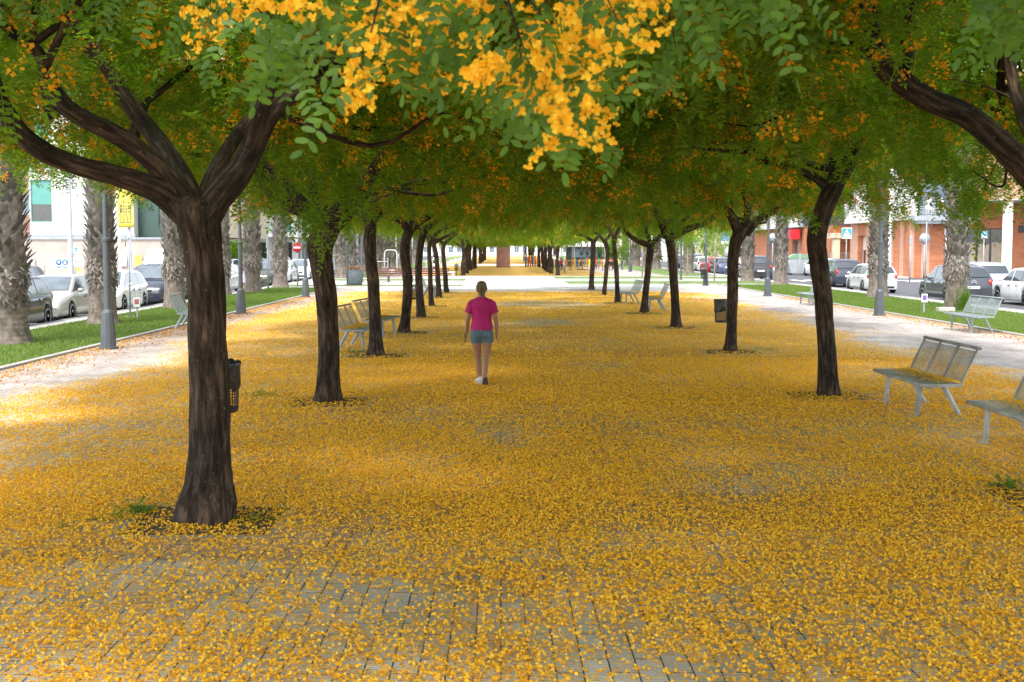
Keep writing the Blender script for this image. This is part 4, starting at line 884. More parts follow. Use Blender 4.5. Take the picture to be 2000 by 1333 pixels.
backsign(1847, 70, 3.15, .2, 'small blue edged sign half hidden behind the bulging palm', True, .12)
def pole(x, y, h, r, label, name='pole', z0=0, mat=None, cap=None):
    t = thing(name, (x, y, z0), label, 'pole', 'bare poles'); b = MB(); b.lathe((0, 0, 0), [(r * 1.8, 0), (r * 1.8, .03), (r, .035), (r * .8, h)], 12); b.build('shaft', mat or M_POLE, t)
    b = MB(); b.ell((0, 0, h), (r * 1.1, r * 1.1, r * .8)); b.build('cap', mat or M_POLE, t); return t
g = PY(138, 500, 56); pole(g.x, 56, 9, .12, 'tall light grey pole in front of the white building', 'tall_pole', -.1)
g = PY(233.5, 500, 80); pole(g.x, 80, 9, .09, 'left white flag pole beside the yellow banner', 'flag_pole', -.1, M_WHITE); g = PY(254, 500, 79); pole(g.x, 79, 9, .1, 'right grey flag pole crossing the yellow banner', 'flag_pole', -.1)
g = PY(1737, 500, 82); pole(g.x, 82, 11, .1, 'tall white pole by the shop entrance', 'tall_pole', -.1, M_WHITE)
def tpole(x, y, h, label, arm):
    t = thing('irrigation_post', (x, y, 0), label, 'post', 'thin metal posts'); b = MB(); b.lathe((0, 0, 0), [(.03, 0), (.026, h)], 8); b.build('shaft', M_POLE, t)
    b = MB(); b.tube([(0, 0, h - .03), (arm, 0, h - .06)], .02, 6); b.tube([(arm, 0, h - .25), (arm, 0, h + .18)], .016, 6); b.ell((0, 0, h), (.04, .04, .03)); b.build('head', M_POLE, t)
    b = MB(); b.b2(-.22, .22, -.22, .22, 0, .03); b.build('foot_plate', M_KERB, t)
tpole(16.0, 46.2, 3.2, 'thin grey post with a small cross arm left of the bulging palm', .18); tpole(-11.5, 38.2, 2.45, 'thin grey post with square foot beside the second left palm', -.1)
def stake(x, y, label, tint):
    t = thing('marker_stake', (x, y, 0), label, 'marker', 'little signs on stakes'); b = MB(); b.b2(-.025, .025, -.02, .02, 0, .38); b.build('stake', M_POLE, t); b = MB(); b.b2(-.1, .1, -.05, -.022, .36, .64); b.build('panel', M_WHITE, t, bevel=.01)
    b = MB(); b.b2(-.07, .07, -.054, -.0515, .44, .60); b.build('print', pbr(tint[0], tint[1], .5), t)
stake(14.0, 40.5, 'small white marker with violet print on the right lawn', ('violet print', (.2, .08, .35))); stake(-11.1, 37.6, 'small white marker with reddish print left of the bench', ('reddish print', (.4, .12, .12)))
t = thing('curb_block', (14.9, 41, 0), 'low pale stone block on the lawn beside the bulging palm', 'block'); b = MB(); b.b2(-.28, .28, -.15, .15, -.02, .17); b.build('stone', M_PAVL, t, bevel=.02)
# planter
x, y = gx(694, 557.5); t = thing('planter', (x, y, 0), 'round slate grey planter full of dry brown plants', 'planter'); b = MB(); b.lathe((0, 0, 0), [(.38, 0), (.41, .1), (.42, .88), (.4, .9), (.36, .84)], 26); b.build('pot', pbr('slate grey', (.10, .12, .13), .6), t)
rs = np.random.RandomState(4); m = 900; P = np.stack([rs.randn(m) * .2, rs.randn(m) * .2, .86 + np.abs(rs.randn(m)) * .11], 1); N1 = unit(rs.randn(m, 3)); N2 = unit(np.cross(N1, rs.randn(m, 3))); V_, F_ = quads_at(P, N1, N2, np.full(m, .05), np.full(m, .03))
link('dry_plant', npmesh('dry_plant', V_, F_), leafmat('dry leaf', (.18, .09, .04), (.38, .22, .12), (.2, .12, .05), .1), t)
# long slatted bench
M_WOOD = pbr('red brown slats', (.13, .035, .02), .6, .2, 9)
t = thing('slatted_bench', (-5.6, 78, 0), 'long red brown slatted bench behind the fourth left tree', 'bench')
for k in range(3): b = MB(); b.b2(-2.35, 2.35, .1 + k * .015, .13 + k * .015, .5 + k * .14, .6 + k * .14); b.build('back_slat', M_WOOD, t)
b = MB(); b.b2(-2.3, 2.3, -.32, .08, .40, .44); b.build('seat', M_WOOD, t)
for xx in (-1.5, 0, 1.5): b = MB(); b.b2(xx - .05, xx + .05, -.28, .1, 0, .399); b.build('leg', M_DK, t)
# outdoor gym
def gym(x, y, label, kind):
    t = thing('gym_apparatus', (x, y, 0), label, 'gym equipment', 'white outdoor gym equipment')
    if kind == 0:
        for s in (-.5, .5):
            b = MB(); b.tube([(s, 0, 0), (s, 0, 1.6), (s * .92, 0, 1.85), (s * .7, 0, 1.98), (0, 0, 2.0)], .045, 8); b.build('frame_tube', M_WHITE, t)
        b = MB(); b.ell((.1, 0, .3), (.28, .3, .25)); b.build('seat', M_WHITE, t); b = MB(); b.tube([(.62, 0, 1.7), (.68, 0, 1.0)], .05, 8); b.build('handle', M_POLE, t)
    else:
        for z in (1.1, 1.35): b = MB(); b.tube([(-.7, 0, 0), (-.7, 0, z), (.4, .1, z), (.4, .1, 0)], .04, 8); b.build('rail', M_WHITE, t)
        b = MB(); b.b2(-.1, .35, -.15, .15, .3, .62); b.build('pedal_box', M_POLE, t)
gym(-8.75, 98, 'white arched gym frame with a round seat', 0); gym(-9.3, 97, 'white gym rails left of the arched frame', 1)
# bollards with rings near the gym
for i, (px, py) in enumerate([(822, 529), (849, 533)]):
    x, y = gx(px, py); t = thing('totem', (x, y, 0), ('nearer' if i else 'farther') + ' white and black banded totem between the left tree trunks', 'totem', 'banded totems')
    for k in range(6): b = MB(); b.lathe((0, 0, 0), [(.13, k * .27), (.16, k * .27 + .06), (.13, k * .27 + .26)], 12); b.build('band', M_WHITE if k % 2 == 0 else M_BLACK, t)
# corten monolith
t = thing('monolith', (.28, 137, 0), 'tall rust red steel slab standing in the middle of the avenue', 'monument'); b = MB(); b.b2(-.76, .76, -.15, .15, 0, 4.6); b.build('slab', pbr('rusty steel', (.20, .10, .08), .75, .35, .8, .03), t)
b = MB(); b.b2(-.85, .85, -.25, .25, -.02, .06); b.build('plinth', M_DK, t)
# white rail (bike stands) far left
for i in range(6):
    t = thing('bike_rack', (-7.4 + i * .35, 128 + i * 7, 0), f'{ORD[i]} low white hoop along the far left path', 'bike rack', 'white hoops along the far path'); b = MB(); b.tube([(-.35, 0, 0), (-.35, 0, .75), (.35, 0, .75), (.35, 0, 0)], .03, 6); b.build('hoop', M_WHITE, t); b = MB(); b.b2(-.4, .4, -.06, .06, 0, .012); b.build('foot', M_POLE, t)

# weeds
def weed(x, y, label, n, r, h, seed):
    rs = np.random.RandomState(seed); O = np.stack([x + rs.randn(n) * r * .5, y + rs.randn(n) * r * .4, np.full(n, .01)], 1); D = unit(rs.randn(n, 3) * [1, 1, .35] + [0, 0, .45]); L = h * (.6 + .7 * rs.rand(n))
    global RS; RS = rs; Vl, Fl = leaves(O, D, L, 5, .012, .035, .35); Vr, Fr = rachis(O, D, L, .35, .002)
    Vl[:, 2] = np.maximum(Vl[:, 2], .012)
    o = link('weed', npmesh('weed', np.vstack([Vl, Vr]), np.vstack([Fl, Fr + len(Vl)])), M_LEAFN); tag(o, label, 'weed', 'weeds by the tree pits')
for q in ((270, 1000, 'feathery green weed left of the nearest trunk foot', 60, .14, .16), (235, 1016, 'low weeds left of the feathery one, near the pit edge', 40, .2, .09), (505, 1018, 'straggly weed right of the nearest trunk foot', 34, .16, .09), (520, 775, 'weed patch behind the mesh bin', 60, .35, .12),
          (690, 690, 'grass tuft under the nearer left bench', 110, .35, .13), (1975, 955, 'bushy weed at the right picture edge', 50, .12, .15), (1495, 684, 'weed right of the Y shaped tree foot', 40, .3, .1), (790, 650, 'sprig at the foot of the fourth left tree', 26, .4, .1), (125, 1030, 'tiny weed at the corner of the left tree pit', 16, .05, .06)):
    x, y = gx(q[0], q[1]); weed(x, y, q[2], q[3], q[4], q[5], q[0])
# ================================================================ BUILDINGS
def brick(name, c1, c2, mortar=(.45, .38, .32)):
    m, nt, N, L, b = newmat(name); tc = N.new('ShaderNodeTexCoord'); sx = N.new('ShaderNodeSeparateXYZ'); cx = N.new('ShaderNodeCombineXYZ'); ad = N.new('ShaderNodeMath')
    L.new(tc.outputs['Object'], sx.inputs[0]); L.new(sx.outputs['X'], ad.inputs[0]); L.new(sx.outputs['Y'], ad.inputs[1]); L.new(ad.outputs[0], cx.inputs['X']); L.new(sx.outputs['Z'], cx.inputs['Y'])
    br = N.new('ShaderNodeTexBrick'); br.inputs['Scale'].default_value = 1; br.inputs['Brick Width'].default_value = .5; br.inputs['Row Height'].default_value = .14; br.inputs['Mortar Size'].default_value = .012
    br.inputs['Color1'].default_value = (*c1, 1); br.inputs['Color2'].default_value = (*c2, 1); br.inputs['Mortar'].default_value = (*mortar, 1); L.new(cx.outputs[0], br.inputs['Vector'])
    n = N.new('ShaderNodeTexNoise'); n.inputs['Scale'].default_value = .6; n.inputs['Detail'].default_value = 6; L.new(tc.outputs['Object'], n.inputs['Vector'])
    r = ramp(N, [(.3, (.86, .86, .86)), (.7, (1.08, 1.08, 1.08))]); L.new(n.outputs['Fac'], r.inputs[0]); mx = N.new('ShaderNodeMixRGB'); mx.blend_type = 'MULTIPLY'; mx.inputs[0].default_value = 1
    L.new(br.outputs['Color'], mx.inputs[1]); L.new(r.outputs[0], mx.inputs[2]); L.new(mx.outputs[0], b.inputs['Base Color']); b.inputs['Roughness'].default_value = .85; return m
M_ORB = brick('orange brick', (.42, .13, .055), (.50, .18, .08), (.40, .20, .12)); M_PEACH = brick('peach brick', (.52, .27, .17), (.58, .32, .21), (.5, .32, .24))
M_PUR = brick('purple tile', (.07, .035, .14), (.10, .05, .18), (.14, .1, .2)); M_BRN = brick('brown brick', (.22, .10, .075), (.28, .13, .10))
M_REND = pbr('white render', (.62, .60, .56), .85, .06, .5); M_CREAM = pbr('cream render', (.60, .50, .36), .85, .08, .6); M_WALLP = pbr('pinkish concrete', (.44, .36, .31), .9, .14, .9, .02)
M_TURQ = pbr('turquoise shutter', (.10, .30, .25), .5, .1, 2); M_DGRN = pbr('dark green cladding', (.03, .07, .055), .3, .2, 1); M_PAPER = pbr('brown paper', (.42, .33, .24), .8, .12, 3)
M_STRIP = brick('white stone courses', (.60, .575, .53), (.64, .61, .57), (.52, .5, .46))

class Wall:
    """vertical wall with real openings: origin, unit direction u, outward normal n"""
    def __init__(s, o, u, n, W, z0, z1, holes=(), depth=.18):
        s.o, s.u, s.n = Vector(o), Vector(u), Vector(n); s.W, s.z0, s.z1, s.h, s.d = W, z0, z1, list(holes), depth
    def p(s, a, z, k=0): q = s.o + s.u * a + s.n * k; return (q.x, q.y, z)
    def into(s, b):
        U = sorted({0, s.W, *[v for h in s.h for v in h[:2]]}); Z = sorted({s.z0, s.z1, *[v for h in s.h for v in h[2:4]]})
        for a0, a1 in zip(U, U[1:]):
            for c0, c1 in zip(Z, Z[1:]):
                ma, mc = (a0 + a1) / 2, (c0 + c1) / 2
                if any(h[0] < ma < h[1] and h[2] < mc < h[3] for h in s.h): continue
                b.add([s.p(a0, c0), s.p(a1, c0), s.p(a1, c1), s.p(a0, c1)], [(0, 1, 2, 3)])
        for h in s.h:
            a0, a1, c0, c1 = h[:4]; q = [(a0, c0), (a1, c0), (a1, c1), (a0, c1)]
            for (a, c), (a2, c2) in zip(q, q[1:] + q[:1]): b.add([s.p(a, c), s.p(a2, c2), s.p(a2, c2, -s.d), s.p(a, c, -s.d)], [(0, 1, 2, 3)])
    def slab(s, b, a0, a1, c0, c1, k0, k1):
        v = [s.p(a, c, k) for k in (k0, k1) for a, c in ((a0, c0), (a1, c0), (a1, c1), (a0, c1))]
        b.add(v, [(3, 2, 1, 0), (4, 5, 6, 7), (0, 1, 5, 4), (1, 2, 6, 5), (2, 3, 7, 6), (3, 0, 4, 7)])
    def window(s, h, t, glass, frame, mull=1, shutter=None, name='window'):
        a0, a1, c0, c1 = h[:4]; f = .06; b = MB()
        for r in ((a0, a1, c0, c0 + f), (a0, a1, c1 - f, c1), (a0, a0 + f, c0 + f, c1 - f), (a1 - f, a1, c0 + f, c1 - f)): s.slab(b, *r, -s.d + .002, -s.d + .07)
        for k in range(1, mull + 1): m = a0 + (a1 - a0) * k / (mull + 1); s.slab(b, m - .025, m + .025, c0 + f, c1 - f, -s.d + .002, -s.d + .06)
        w = b.build(name, frame, t); b = MB(); s.slab(b, a0 + f, a1 - f, c0 + f, c1 - f, -s.d - .02, -s.d + .02); b.build('pane', glass, w)
        if shutter: b = MB(); s.slab(b, a0 + f, a1 - f, c0 + (c1 - c0) * shutter[0], c1 - f, -s.d + .022, -s.d + .05); b.build('shutter', shutter[1], w)
def rail(t, s, a0, a1, z0, z1, k, bars='h', mat=None, n=8, name='railing'):
    b = MB(); s.slab(b, a0, a1, z1 - .05, z1, k - .03, k + .03)
    if bars == 'h':
        for i in range(n): z = z0 + (z1 - z0) * i / n; s.slab(b, a0, a1, z, z + (z1 - z0) / n * .45, k - .015, k + .015)
    else:
        m = int((a1 - a0) / .14)
        for i in range(m + 1): a = a0 + (a1 - a0) * i / m; s.slab(b, a - .012, a + .012, z0, z1 - .05, k - .012, k + .012)
        s.slab(b, a0, a1, z0, z0 + .04, k - .02, k + .02)
    m = max(1, int((a1 - a0) / 1.6))
    for i in range(m + 1): a = a0 + (a1 - a0) * i / m; s.slab(b, a - .025, a + .025, z0 - .1, z1, k - .022, k + .022)
    return b.build(name, mat or M_LAMP, t)
def closed(b, x0, x1, y0, y1, z0, z1, skip=''):
    """remaining sides of a block"""
    v = [(x0, y0), (x1, y0), (x1, y1), (x0, y1)]
    for k, nm in enumerate('SENW'):
        if nm in skip: continue
        a, c = v[k], v[(k + 1) % 4]; b.add([(*a, z0), (*c, z0), (*c, z1), (*a, z1)], [(0, 1, 2, 3)])
    b.add([(x0, y0, z1), (x1, y0, z1), (x1, y1, z1), (x0, y1, z1)], [(0, 1, 2, 3)])
S_, W_, E_ = (0, -1, 0), (-1, 0, 0), (1, 0, 0)
# ---- corner building on the right
t = thing('corner_building', (0, 0, 0), 'orange brick and white corner building with purple tiles, balcony and papered shop window', 'building')
gb = MB(); H1, H2 = 4.25, 13.5
ws = Wall((30.6, 92, 0), (1, 0, 0), S_, 20, -.1, H1, [(3.1, 7.2, 0, 3.62)], .3); ws.into(gb)
ww = Wall((30.6, 107.5, 0), (0, -1, 0), W_, 15.5, -.1, H1, [(2.2, 4.6, 0, 3.2)], .5); ww.into(gb); closed(gb, 30.62, 50.6, 92.02, 107.5, -.1, H1 - .01, 'SW'); gb.build('brick_ground_floor', M_ORB, t)
for wl_, a0, a1 in ((ww, 0, 2.15), (ww, 4.65, 9.5), (ww, 10.6, 11.6), (ww, 13.4, 14.2), (ws, .0, .35), (ws, .9, 1.5)): b = MB(); wl_.slab(b, a0, a1, -.08, H1 - .02, .002, .04); b.build('peach_pilaster', M_PEACH, t)
ws.window((3.1, 7.2, 0, 3.62), t, M_GLASS, M_DK, 3, None, 'shop_window'); b = MB()
for i in range(4): a = 3.1 + i * 1.025; ws.slab(b, a + .1, a + .95, .3, 2.45 + .12 * (i % 2), -.275, -.262)
b.build('paper_covering', M_PAPER, t)
b = MB(); ws.slab(b, 8.15, 8.7, 3.3, 3.85, .002, .05); b.build('vent', M_DK, t)
ww.window((2.2, 4.6, 0, 3.2), t, M_GLASS, M_REND, 1, (.62, M_REND), 'shop_entrance')
ub = MB(); wu = Wall((30.0, 107.5, 0), (0, -1, 0), W_, 15.4, H1, H2, [(1.0, 2.0, 5.4, 7.4), (2.6, 3.4, 5.4, 7.4), (6.6, 8.2, 5.3, 7.6), (1.0, 2.0, 8.6, 10.6), (6.6, 8.2, 8.5, 10.8)], .2); wu.into(ub)
ub.add([(30.0, 107.5, H1), (30.0, 92.1, H1), (31, 92.1, H1), (31, 107.5, H1)], [(0, 1, 2, 3)]); wu2 = Wall((30.0, 92.1, 0), (1, 0, 0), S_, 1.2, H1, H2); wu2.into(ub)
closed(ub, 30.0, 38, 92.3, 107.5, H2 - .3, H2, 'SWEN'); n3 = Wall((31.5, 107.5, 0), (-1, 0, 0), (0, 1, 0), 1.5, H1, H2); n3.into(ub); ub.build('white_upper_wall', M_REND, t)
for h in wu.h: wu.window(h, t, M_GLASSB, M_POLE, 0, (.45, M_REND) if h[0] > 6 else None)
gl = Wall((31.2, 92.6, 0), (1, 0, 0), S_, 4.6, H1, H2, [(.2, 2.7, 4.4, 7.3), (3.1, 4.45, 5.9, 7.4), (.2, 2.7, 8.4, 11), (3.1, 4.45, 9.1, 10.9)], .15); b = MB(); gl.into(b); b.build('purple_wall', M_PUR, t)
for h in gl.h: gl.window(h, t, M_GLASSB, M_POLE if h[0] < 1 else M_DK, 1 if h[0] < 1 else 0)
b = MB(); gl.slab(b, 2.78, 3.02, H1, 7.6, .002, .2); b.build('white_pillar', M_WHITE, t)
up = Wall((35.8, 92.05, 0), (1, 0, 0), S_, 14.8, H1, H2, [(9, 11, 5.5, 7.5)], .2); b = MB(); up.into(b); closed(b, 30.9, 50.6, 92.75, 107.5, H1, H2 - .02, 'SW'); up.slab(b, 0, .02, H1, H2, -.8, 0); b.build('brick_upper_wall', M_ORB, t); up.window(up.h[0], t, M_GLASSB, M_WHITE)
b = MB(); b.b2(30.5, 35.4, 90.7, 92.5, H1 - .08, H1 + .32); b.b2(30.7, 35.2, 90.9, 92.4, H1 - .3, H1 - .085); b.build('balcony_slab', M_POLE, t)
bw = Wall((30.6, 90.85, 0), (1, 0, 0), S_, 4.7, 0, 1); rail(t, bw, 0, 1.5, H1 + .4, 5.55, 0, 'h', M_POLE, 7, 'balcony_railing'); rail(t, bw, 1.6, 4.7, H1 + .4, 5.55, 0, 'v', M_LAMP, 7, 'balcony_railing')
b = MB(); ms = textmesh('oo', .55); M0 = [tuple(v.co) for v in ms.vertices]; bpy.data.meshes.remove(ms)
lettering('oo', .8, M_REND, t, (35.1, 92.58, 5.15)).name = 'tile_lettering'
pb = MB(); pb.b2(35.0, 48, 86.2, 92.0, 5.55, H2 + 1); pb.build('projecting_bay', M_PEACH, t); b = MB(); b.b2(34.98, 48.02, 86.18, 92.02, 5.5, 5.56); b.build('bay_edge', M_REND, t)
b = MB(); b.lathe((35.75, 86.7, -.1), [(.4, 0), (.34, .05), (.34, 5.6)], 24); b.build('round_column', pbr('cream column', (.66, .60, .50), .7, .05, 1), t)
for i, x in enumerate((31.9, 32.75)):   # white plastic chairs on the balcony
    c = thing('balcony_chair', (x, 91.5, H1 + .33), ('left' if i == 0 else 'right') + ' white chair on the balcony of the corner building', 'chair', 'white chairs on the balcony')
    b = MB(); b.b2(-.25, .25, -.25, .25, .42, .46); b.build('seat', M_WHITE, c); b = MB(); b.poly([(-.26, .24, .5), (.26, .24, .5), (.24, .3, 1.25), (.1, .32, 1.34), (-.1, .32, 1.34), (-.24, .3, 1.25)], (0, .04, 0)); b.build('backrest', M_WHITE, c)
    for lx in (-.22, .22):
        for ly in (-.22, .22): b = MB(); b.tube([(lx, ly, 0), (lx * .9, ly * .9, .42)], .03, 6); b.build('leg', M_WHITE, c)
# ---- set back portico and second building (red shop sign)
t = thing('portico_building', (0, 0, 0), 'purple and orange building with a cream portico behind the crossing sign', 'building')
p = Wall((30.4, 113, 0), (1, 0, 0), S_, 6, -.1, H1); b = MB(); p.into(b); closed(b, 30.4, 36.4, 113.02, 124, -.1, H1 - .02, 'SE'); b.build('brick_ground_floor', M_ORB, t)
p2 = Wall((30.4, 112.8, 0), (1, 0, 0), S_, 6, H1, H2, [(.35, 2.0, 5.5, 8.0), (2.6, 4.9, 5.5, 8.2), (.35, 2.0, 9, 11)], .2); b = MB(); p2.into(b); closed(b, 30.4, 36.4, 113.02, 124, H1 + .01, H2, 'SE'); b.build('purple_upper_wall', M_PUR, t)
for h in p2.h: p2.window(h, t, M_GLASSB, M_POLE, 1, (.55, M_GLASSB))
rail(t, p2, .1, 5, 5.0, 5.9, .4, 'h', M_LAMP, 4)
b = MB(); b.b2(29.7, 34, 110.4, 112.75, 3.05, 3.5); b.build('portico_beam', M_CREAM, t)
for x in (30.2, 33.2): b = MB(); b.b2(x - .3, x + .3, 110.5, 111.1, -.1, 3.04); b.build('portico_column', M_CREAM, t)
rail(t, Wall((29.7, 110.7, 0), (1, 0, 0), S_, 5, 0, 1), 0, 4.2, .55, 1.75, 0, 'v', M_POLE)
t = thing('pharmacy_building', (0, 0, 0), 'white and brick building with a red shop sign behind the recycling containers', 'building')
g1 = Wall((30.6, 150, 0), (0, -1, 0), W_, 26, -.1, H1, [(21.0, 23.6, 0, 3.0), (10, 14, 0, 3)], .3); b = MB(); g1.into(b); g2 = Wall((30.6, 124.02, 0), (1, 0, 0), S_, 10, -.1, H1); g2.into(b); b.build('brick_ground_floor', M_ORB, t)
for h in g1.h: g1.window(h, t, M_GLASS, M_POLE, 2)
u1 = Wall((29.9, 150, 0), (0, -1, 0), W_, 26, H1, H2, [(x, x + 1.6, z, z + 2) for z in (5.4, 8.6) for x in (2, 6.5, 11, 15.5, 20)], .2); b = MB(); u1.into(b); u2 = Wall((29.9, 124, 0), (1, 0, 0), S_, 4, H1, H2); u2.into(b); closed(b, 29.9, 41, 124.1, 150, H1, H2, 'SW'); b.build('white_upper_wall', M_REND, t)
for h in u1.h: u1.window(h, t, M_GLASSB, M_POLE)
rail(t, Wall((30, 123.2, 0), (1, 0, 0), S_, 4, 0, 1), 0, 3.2, 4.6, 5.9, 0, 'h', M_LAMP, 7); b = MB(); b.b2(30, 33.4, 123.1, 123.99, 4.26, 4.5); b.build('balcony_slab', M_POLE, t)
sg = thing('shop_sign', (30.1, 126.5, 3.55), 'red pharmacy sign with white emblem above the shop window', 'sign'); b = MB(); b.b2(-.1, .08, -2.4, 2.6, -.45, .5); b.b2(-.9, -.1, -2.42, -2.25, -.5, .5); b.build('panel', M_RED, sg)
b = MB(); b.b2(-.112, -.1015, -.2, .2, -.4, .44); b.build('white_block', M_WHITE, sg); lettering('FARMACIA', .42, M_WHITE, sg, (-.104, -1.3, -.12), 'W'); b = MB(); b.tube([(-.105, -1.3 + .14 * math.cos(a), .3 + .14 * math.sin(a)) for a in np.linspace(0, 6.28, 14)], .03, 4); b.build('round_emblem', M_WHITE, sg)
# ---- cream building farther, pink van etc
def simple(name, x0, x1, y0, y1, h, mat, label, faces, rows, cols, glass=M_GLASSB, frame=M_WHITE, hgt=1.6, z0=.9, st=3.1, shutter=None, balc=None):
    t = thing(name, (0, 0, 0), label, 'building'); b = MB(); skip = ''
    for f in faces:
        o, u, n, W = {'S': ((x0, y0, 0), (1, 0, 0), S_, x1 - x0), 'W': ((x0, y1, 0), (0, -1, 0), W_, y1 - y0), 'E': ((x1, y0, 0), (0, 1, 0), E_, y1 - y0)}[f]
        c = max(1, int(cols * W / 20)); hs = [(W * (i + .5) / c - .65, W * (i + .5) / c + .65, z0 + st * r, z0 + st * r + hgt) for r in range(rows) for i in range(c)]
        wl = Wall(o, u, n, W, -.1, h, hs, .2); wl.into(b); skip += f
        for q in hs: wl.window(q, t, glass, frame, 1, shutter)
        if balc:
            bb = MB()
            for r in range(1, rows): wl.slab(bb, .4, W - .4, st * r + .1, st * r + .3, .003, 1.2)
            bb.build('balcony_slab', mat, t)
            for r in range(1, rows): rail(t, wl, .4, W - .4, st * r + .35, st * r + 1.3, 1.15, 'h', balc, 6, 'balcony_railing')
    closed(b, x0, x1, y0, y1, -.1, h, skip); b.build('wall', mat, t); b = MB(); b.b2(x0 - .1, x1 + .1, y0 - .1, y1 + .1, h + .002, h + .35); b.build('parapet', M_REND, t); return t
simple('apartment_block', 30.5, 44, 156, 196, 13, M_CREAM, 'cream apartment block far right behind the small trees', 'SW', 4, 8)
simple('apartment_block', 30.5, 46, 204, 260, 14, M_REND, 'white apartment block at the far right end of the street', 'SW', 4, 8)
simple('apartment_block', 30.5, 46, 268, 330, 12, M_CREAM, 'farthest cream block on the right side', 'SW', 3, 7)
# ---- left side
t = thing('white_building', (0, 0, 0), 'white building with turquoise shutters behind the concrete wall on the left', 'building')
lw_ = Wall((-33.6, 88.4, 0), (1, 0, 0), S_, 7.4, 2.9, 14, [(.1, 1.6, 4.0, 7.0), (.1, 1.6, 8.2, 11.0), (6.75, 7.3, 4.1, 7.0), (6.75, 7.3, 8.2, 11)], .15); b = MB(); lw_.into(b); closed(b, -33.6, -26.2, 88.42, 104, 2.9, 14, 'S'); b.build('stone_wall', M_STRIP, t)
for h in lw_.h: lw_.window(h, t, M_GLASS, M_TURQ, 0, (.42, M_TURQ))
lg = Wall((-26.2, 89.4, 0), (1, 0, 0), S_, 3.8, 2.9, 14, [(1.5, 3.3, 3.7, 6.6), (1.5, 3.3, 8, 11)], .15); b = MB(); lg.into(b); closed(b, -26.2, -22.4, 89.42, 104, 2.9, 13.9, 'SW'); b.build('green_cladding', M_DGRN, t)
for h in lg.h: lg.window(h, t, M_GLASS, M_DK, 1)
lr = Wall((-22.4, 88.6, 0), (1, 0, 0), S_, 2.8, 2.9, 14, [(.5, 1.9, 4.4, 6.4)], .15); b = MB(); lr.into(b); closed(b, -22.4, -19.6, 88.62, 104, 2.9, 13.95, 'SW'); b.build('cream_wall', M_CREAM, t); lr.window(lr.h[0], t, M_GLASS, M_TURQ)
b = MB(); b.b2(-33.7, -26.0, 88.0, 88.39, 2.9, 3.12); b.build('base_slab', M_POLE, t)
simple('brick_building', -46, -33.62, 91, 106, 14, M_BRN, 'brown brick building at the far left edge', 'S', 4, 7, M_GLASSB, M_WHITE, 1.5, 1.5)
t = thing('boundary_wall', (0, 0, 0), 'pinkish concrete wall hung with notices beneath the white building', 'wall'); b = MB(); b.b2(-48, -20.4, 86.4, 86.8, -.12, 2.75); b.build('wall', M_WALLP, t); b = MB(); b.b2(-48.05, -20.35, 86.3, 86.9, 2.752, 2.9); b.build('coping', M_POLE, t)
t = thing('mesh_fence', (0, 0, 0), 'grey wire site fence with blue notices in front of the concrete wall', 'fence'); b = MB()
for x in (-32.3, -31.2, -29.2, -27.0, -25.1): b.tube([(x, 84.4, -.12), (x, 84.4, 1.75)], .035, 6)
b.build('fence_posts', M_POLE, t); b = MB(); b.b2(-32.3, -25.1, 84.38, 84.42, 1.68, 1.74); b.b2(-32.3, -25.1, 84.38, 84.42, .1, .15); b.tube([(-32.3, 84.4, 1.7), (-31.2, 84.4, 0)], .02, 5)
b.build('rails', M_POLE, t)
def notice(px, py, w_, h, mat, label, txt=None, tm=None, face=None, Y=84.3, tsz=.2):
    g = PY(px, py, Y); t = thing('notice', (g.x, Y, g.z), label, 'notice', 'notices on the wall and fence'); b = MB(); b.b2(-w_ / 2, w_ / 2, -.02, .01, -h / 2, h / 2); b.build('board', mat, t)
    if txt: lettering(txt, tsz, tm or M_DK, t, (0, -.0235, 0))
    if face:
        b = MB(); b.lathe((0, 0, 0), [(.2, -.003), (.2, .003)], 20); o = b.build('blue_disc', M_BLUE, t, (0, -.0265, .12)); o.rotation_euler = (PI / 2, 0, 0)
        b = MB(); b.ell((0, -.031, .14 - .03 * face), (.1, .004, .07 + .015 * face), 10, 6); b.build('white_symbol', M_WHITE, t); b = MB(); b.b2(-.17, .17, -.026, -.0215, -.26, -.16); b.build('caption_bar', M_BLUE, t)
for i, px in enumerate((100, 115, 127.5)): notice(px, 516, .42, .62, M_WHITE, f'{ORD[i]} of three blue and white safety notices counted from the left', face=i)
notice(56, 511, .8, .55, M_WHITE, 'white notice reading CIVEC at the left', 'CIVEC', M_DK, Y=86.25, tsz=.3); notice(153, 511, .72, .6, M_REND, 'pale notice with small print right of the tall pole', 'Obra Nova\nAcceso', M_DK, tsz=.14); notice(152, 527, .4, .22, M_YEL, 'small yellow label under the pale notice')
for i, (px, c) in enumerate(((239, M_REND), (270, M_YEL), (295, M_REND), (311, M_DK))):
    notice(px, 510, .5 if i % 2 else .6, .75, c, ['white poster with yellow sheet left of the flag poles', 'yellow poster on the concrete wall', 'pale poster with yellow picture', 'dark grey poster at the end of the wall'][i], ['AB', 'AVISO', 'E', 'INFO'][i], [M_YEL, M_DK, M_YEL, M_REND][i], Y=86.25, tsz=.2)
g = PY(246, 400, 78.9); t = thing('banner', (g.x, 78.9, 0), 'yellow banner with a line drawn building between two poles', 'banner'); b = MB(); v = []
for i in range(9):
    for j in range(15): v.append((-.5 + i * .125 + .03 * math.sin(j * .9) * (i > 5), -.12 - .05 * math.sin(i * .9 + j * .3), 3.45 + j * .28))
b.add(v, [(i * 15 + j, (i + 1) * 15 + j, (i + 1) * 15 + j + 1, i * 15 + j + 1) for i in range(8) for j in range(14)], True); o = b.build('cloth', M_YEL, t); s = o.modifiers.new('thickness', 'SOLIDIFY'); s.thickness = .02
M_VIO = pbr('violet ink', (.14, .09, .13), .6); b = MB()
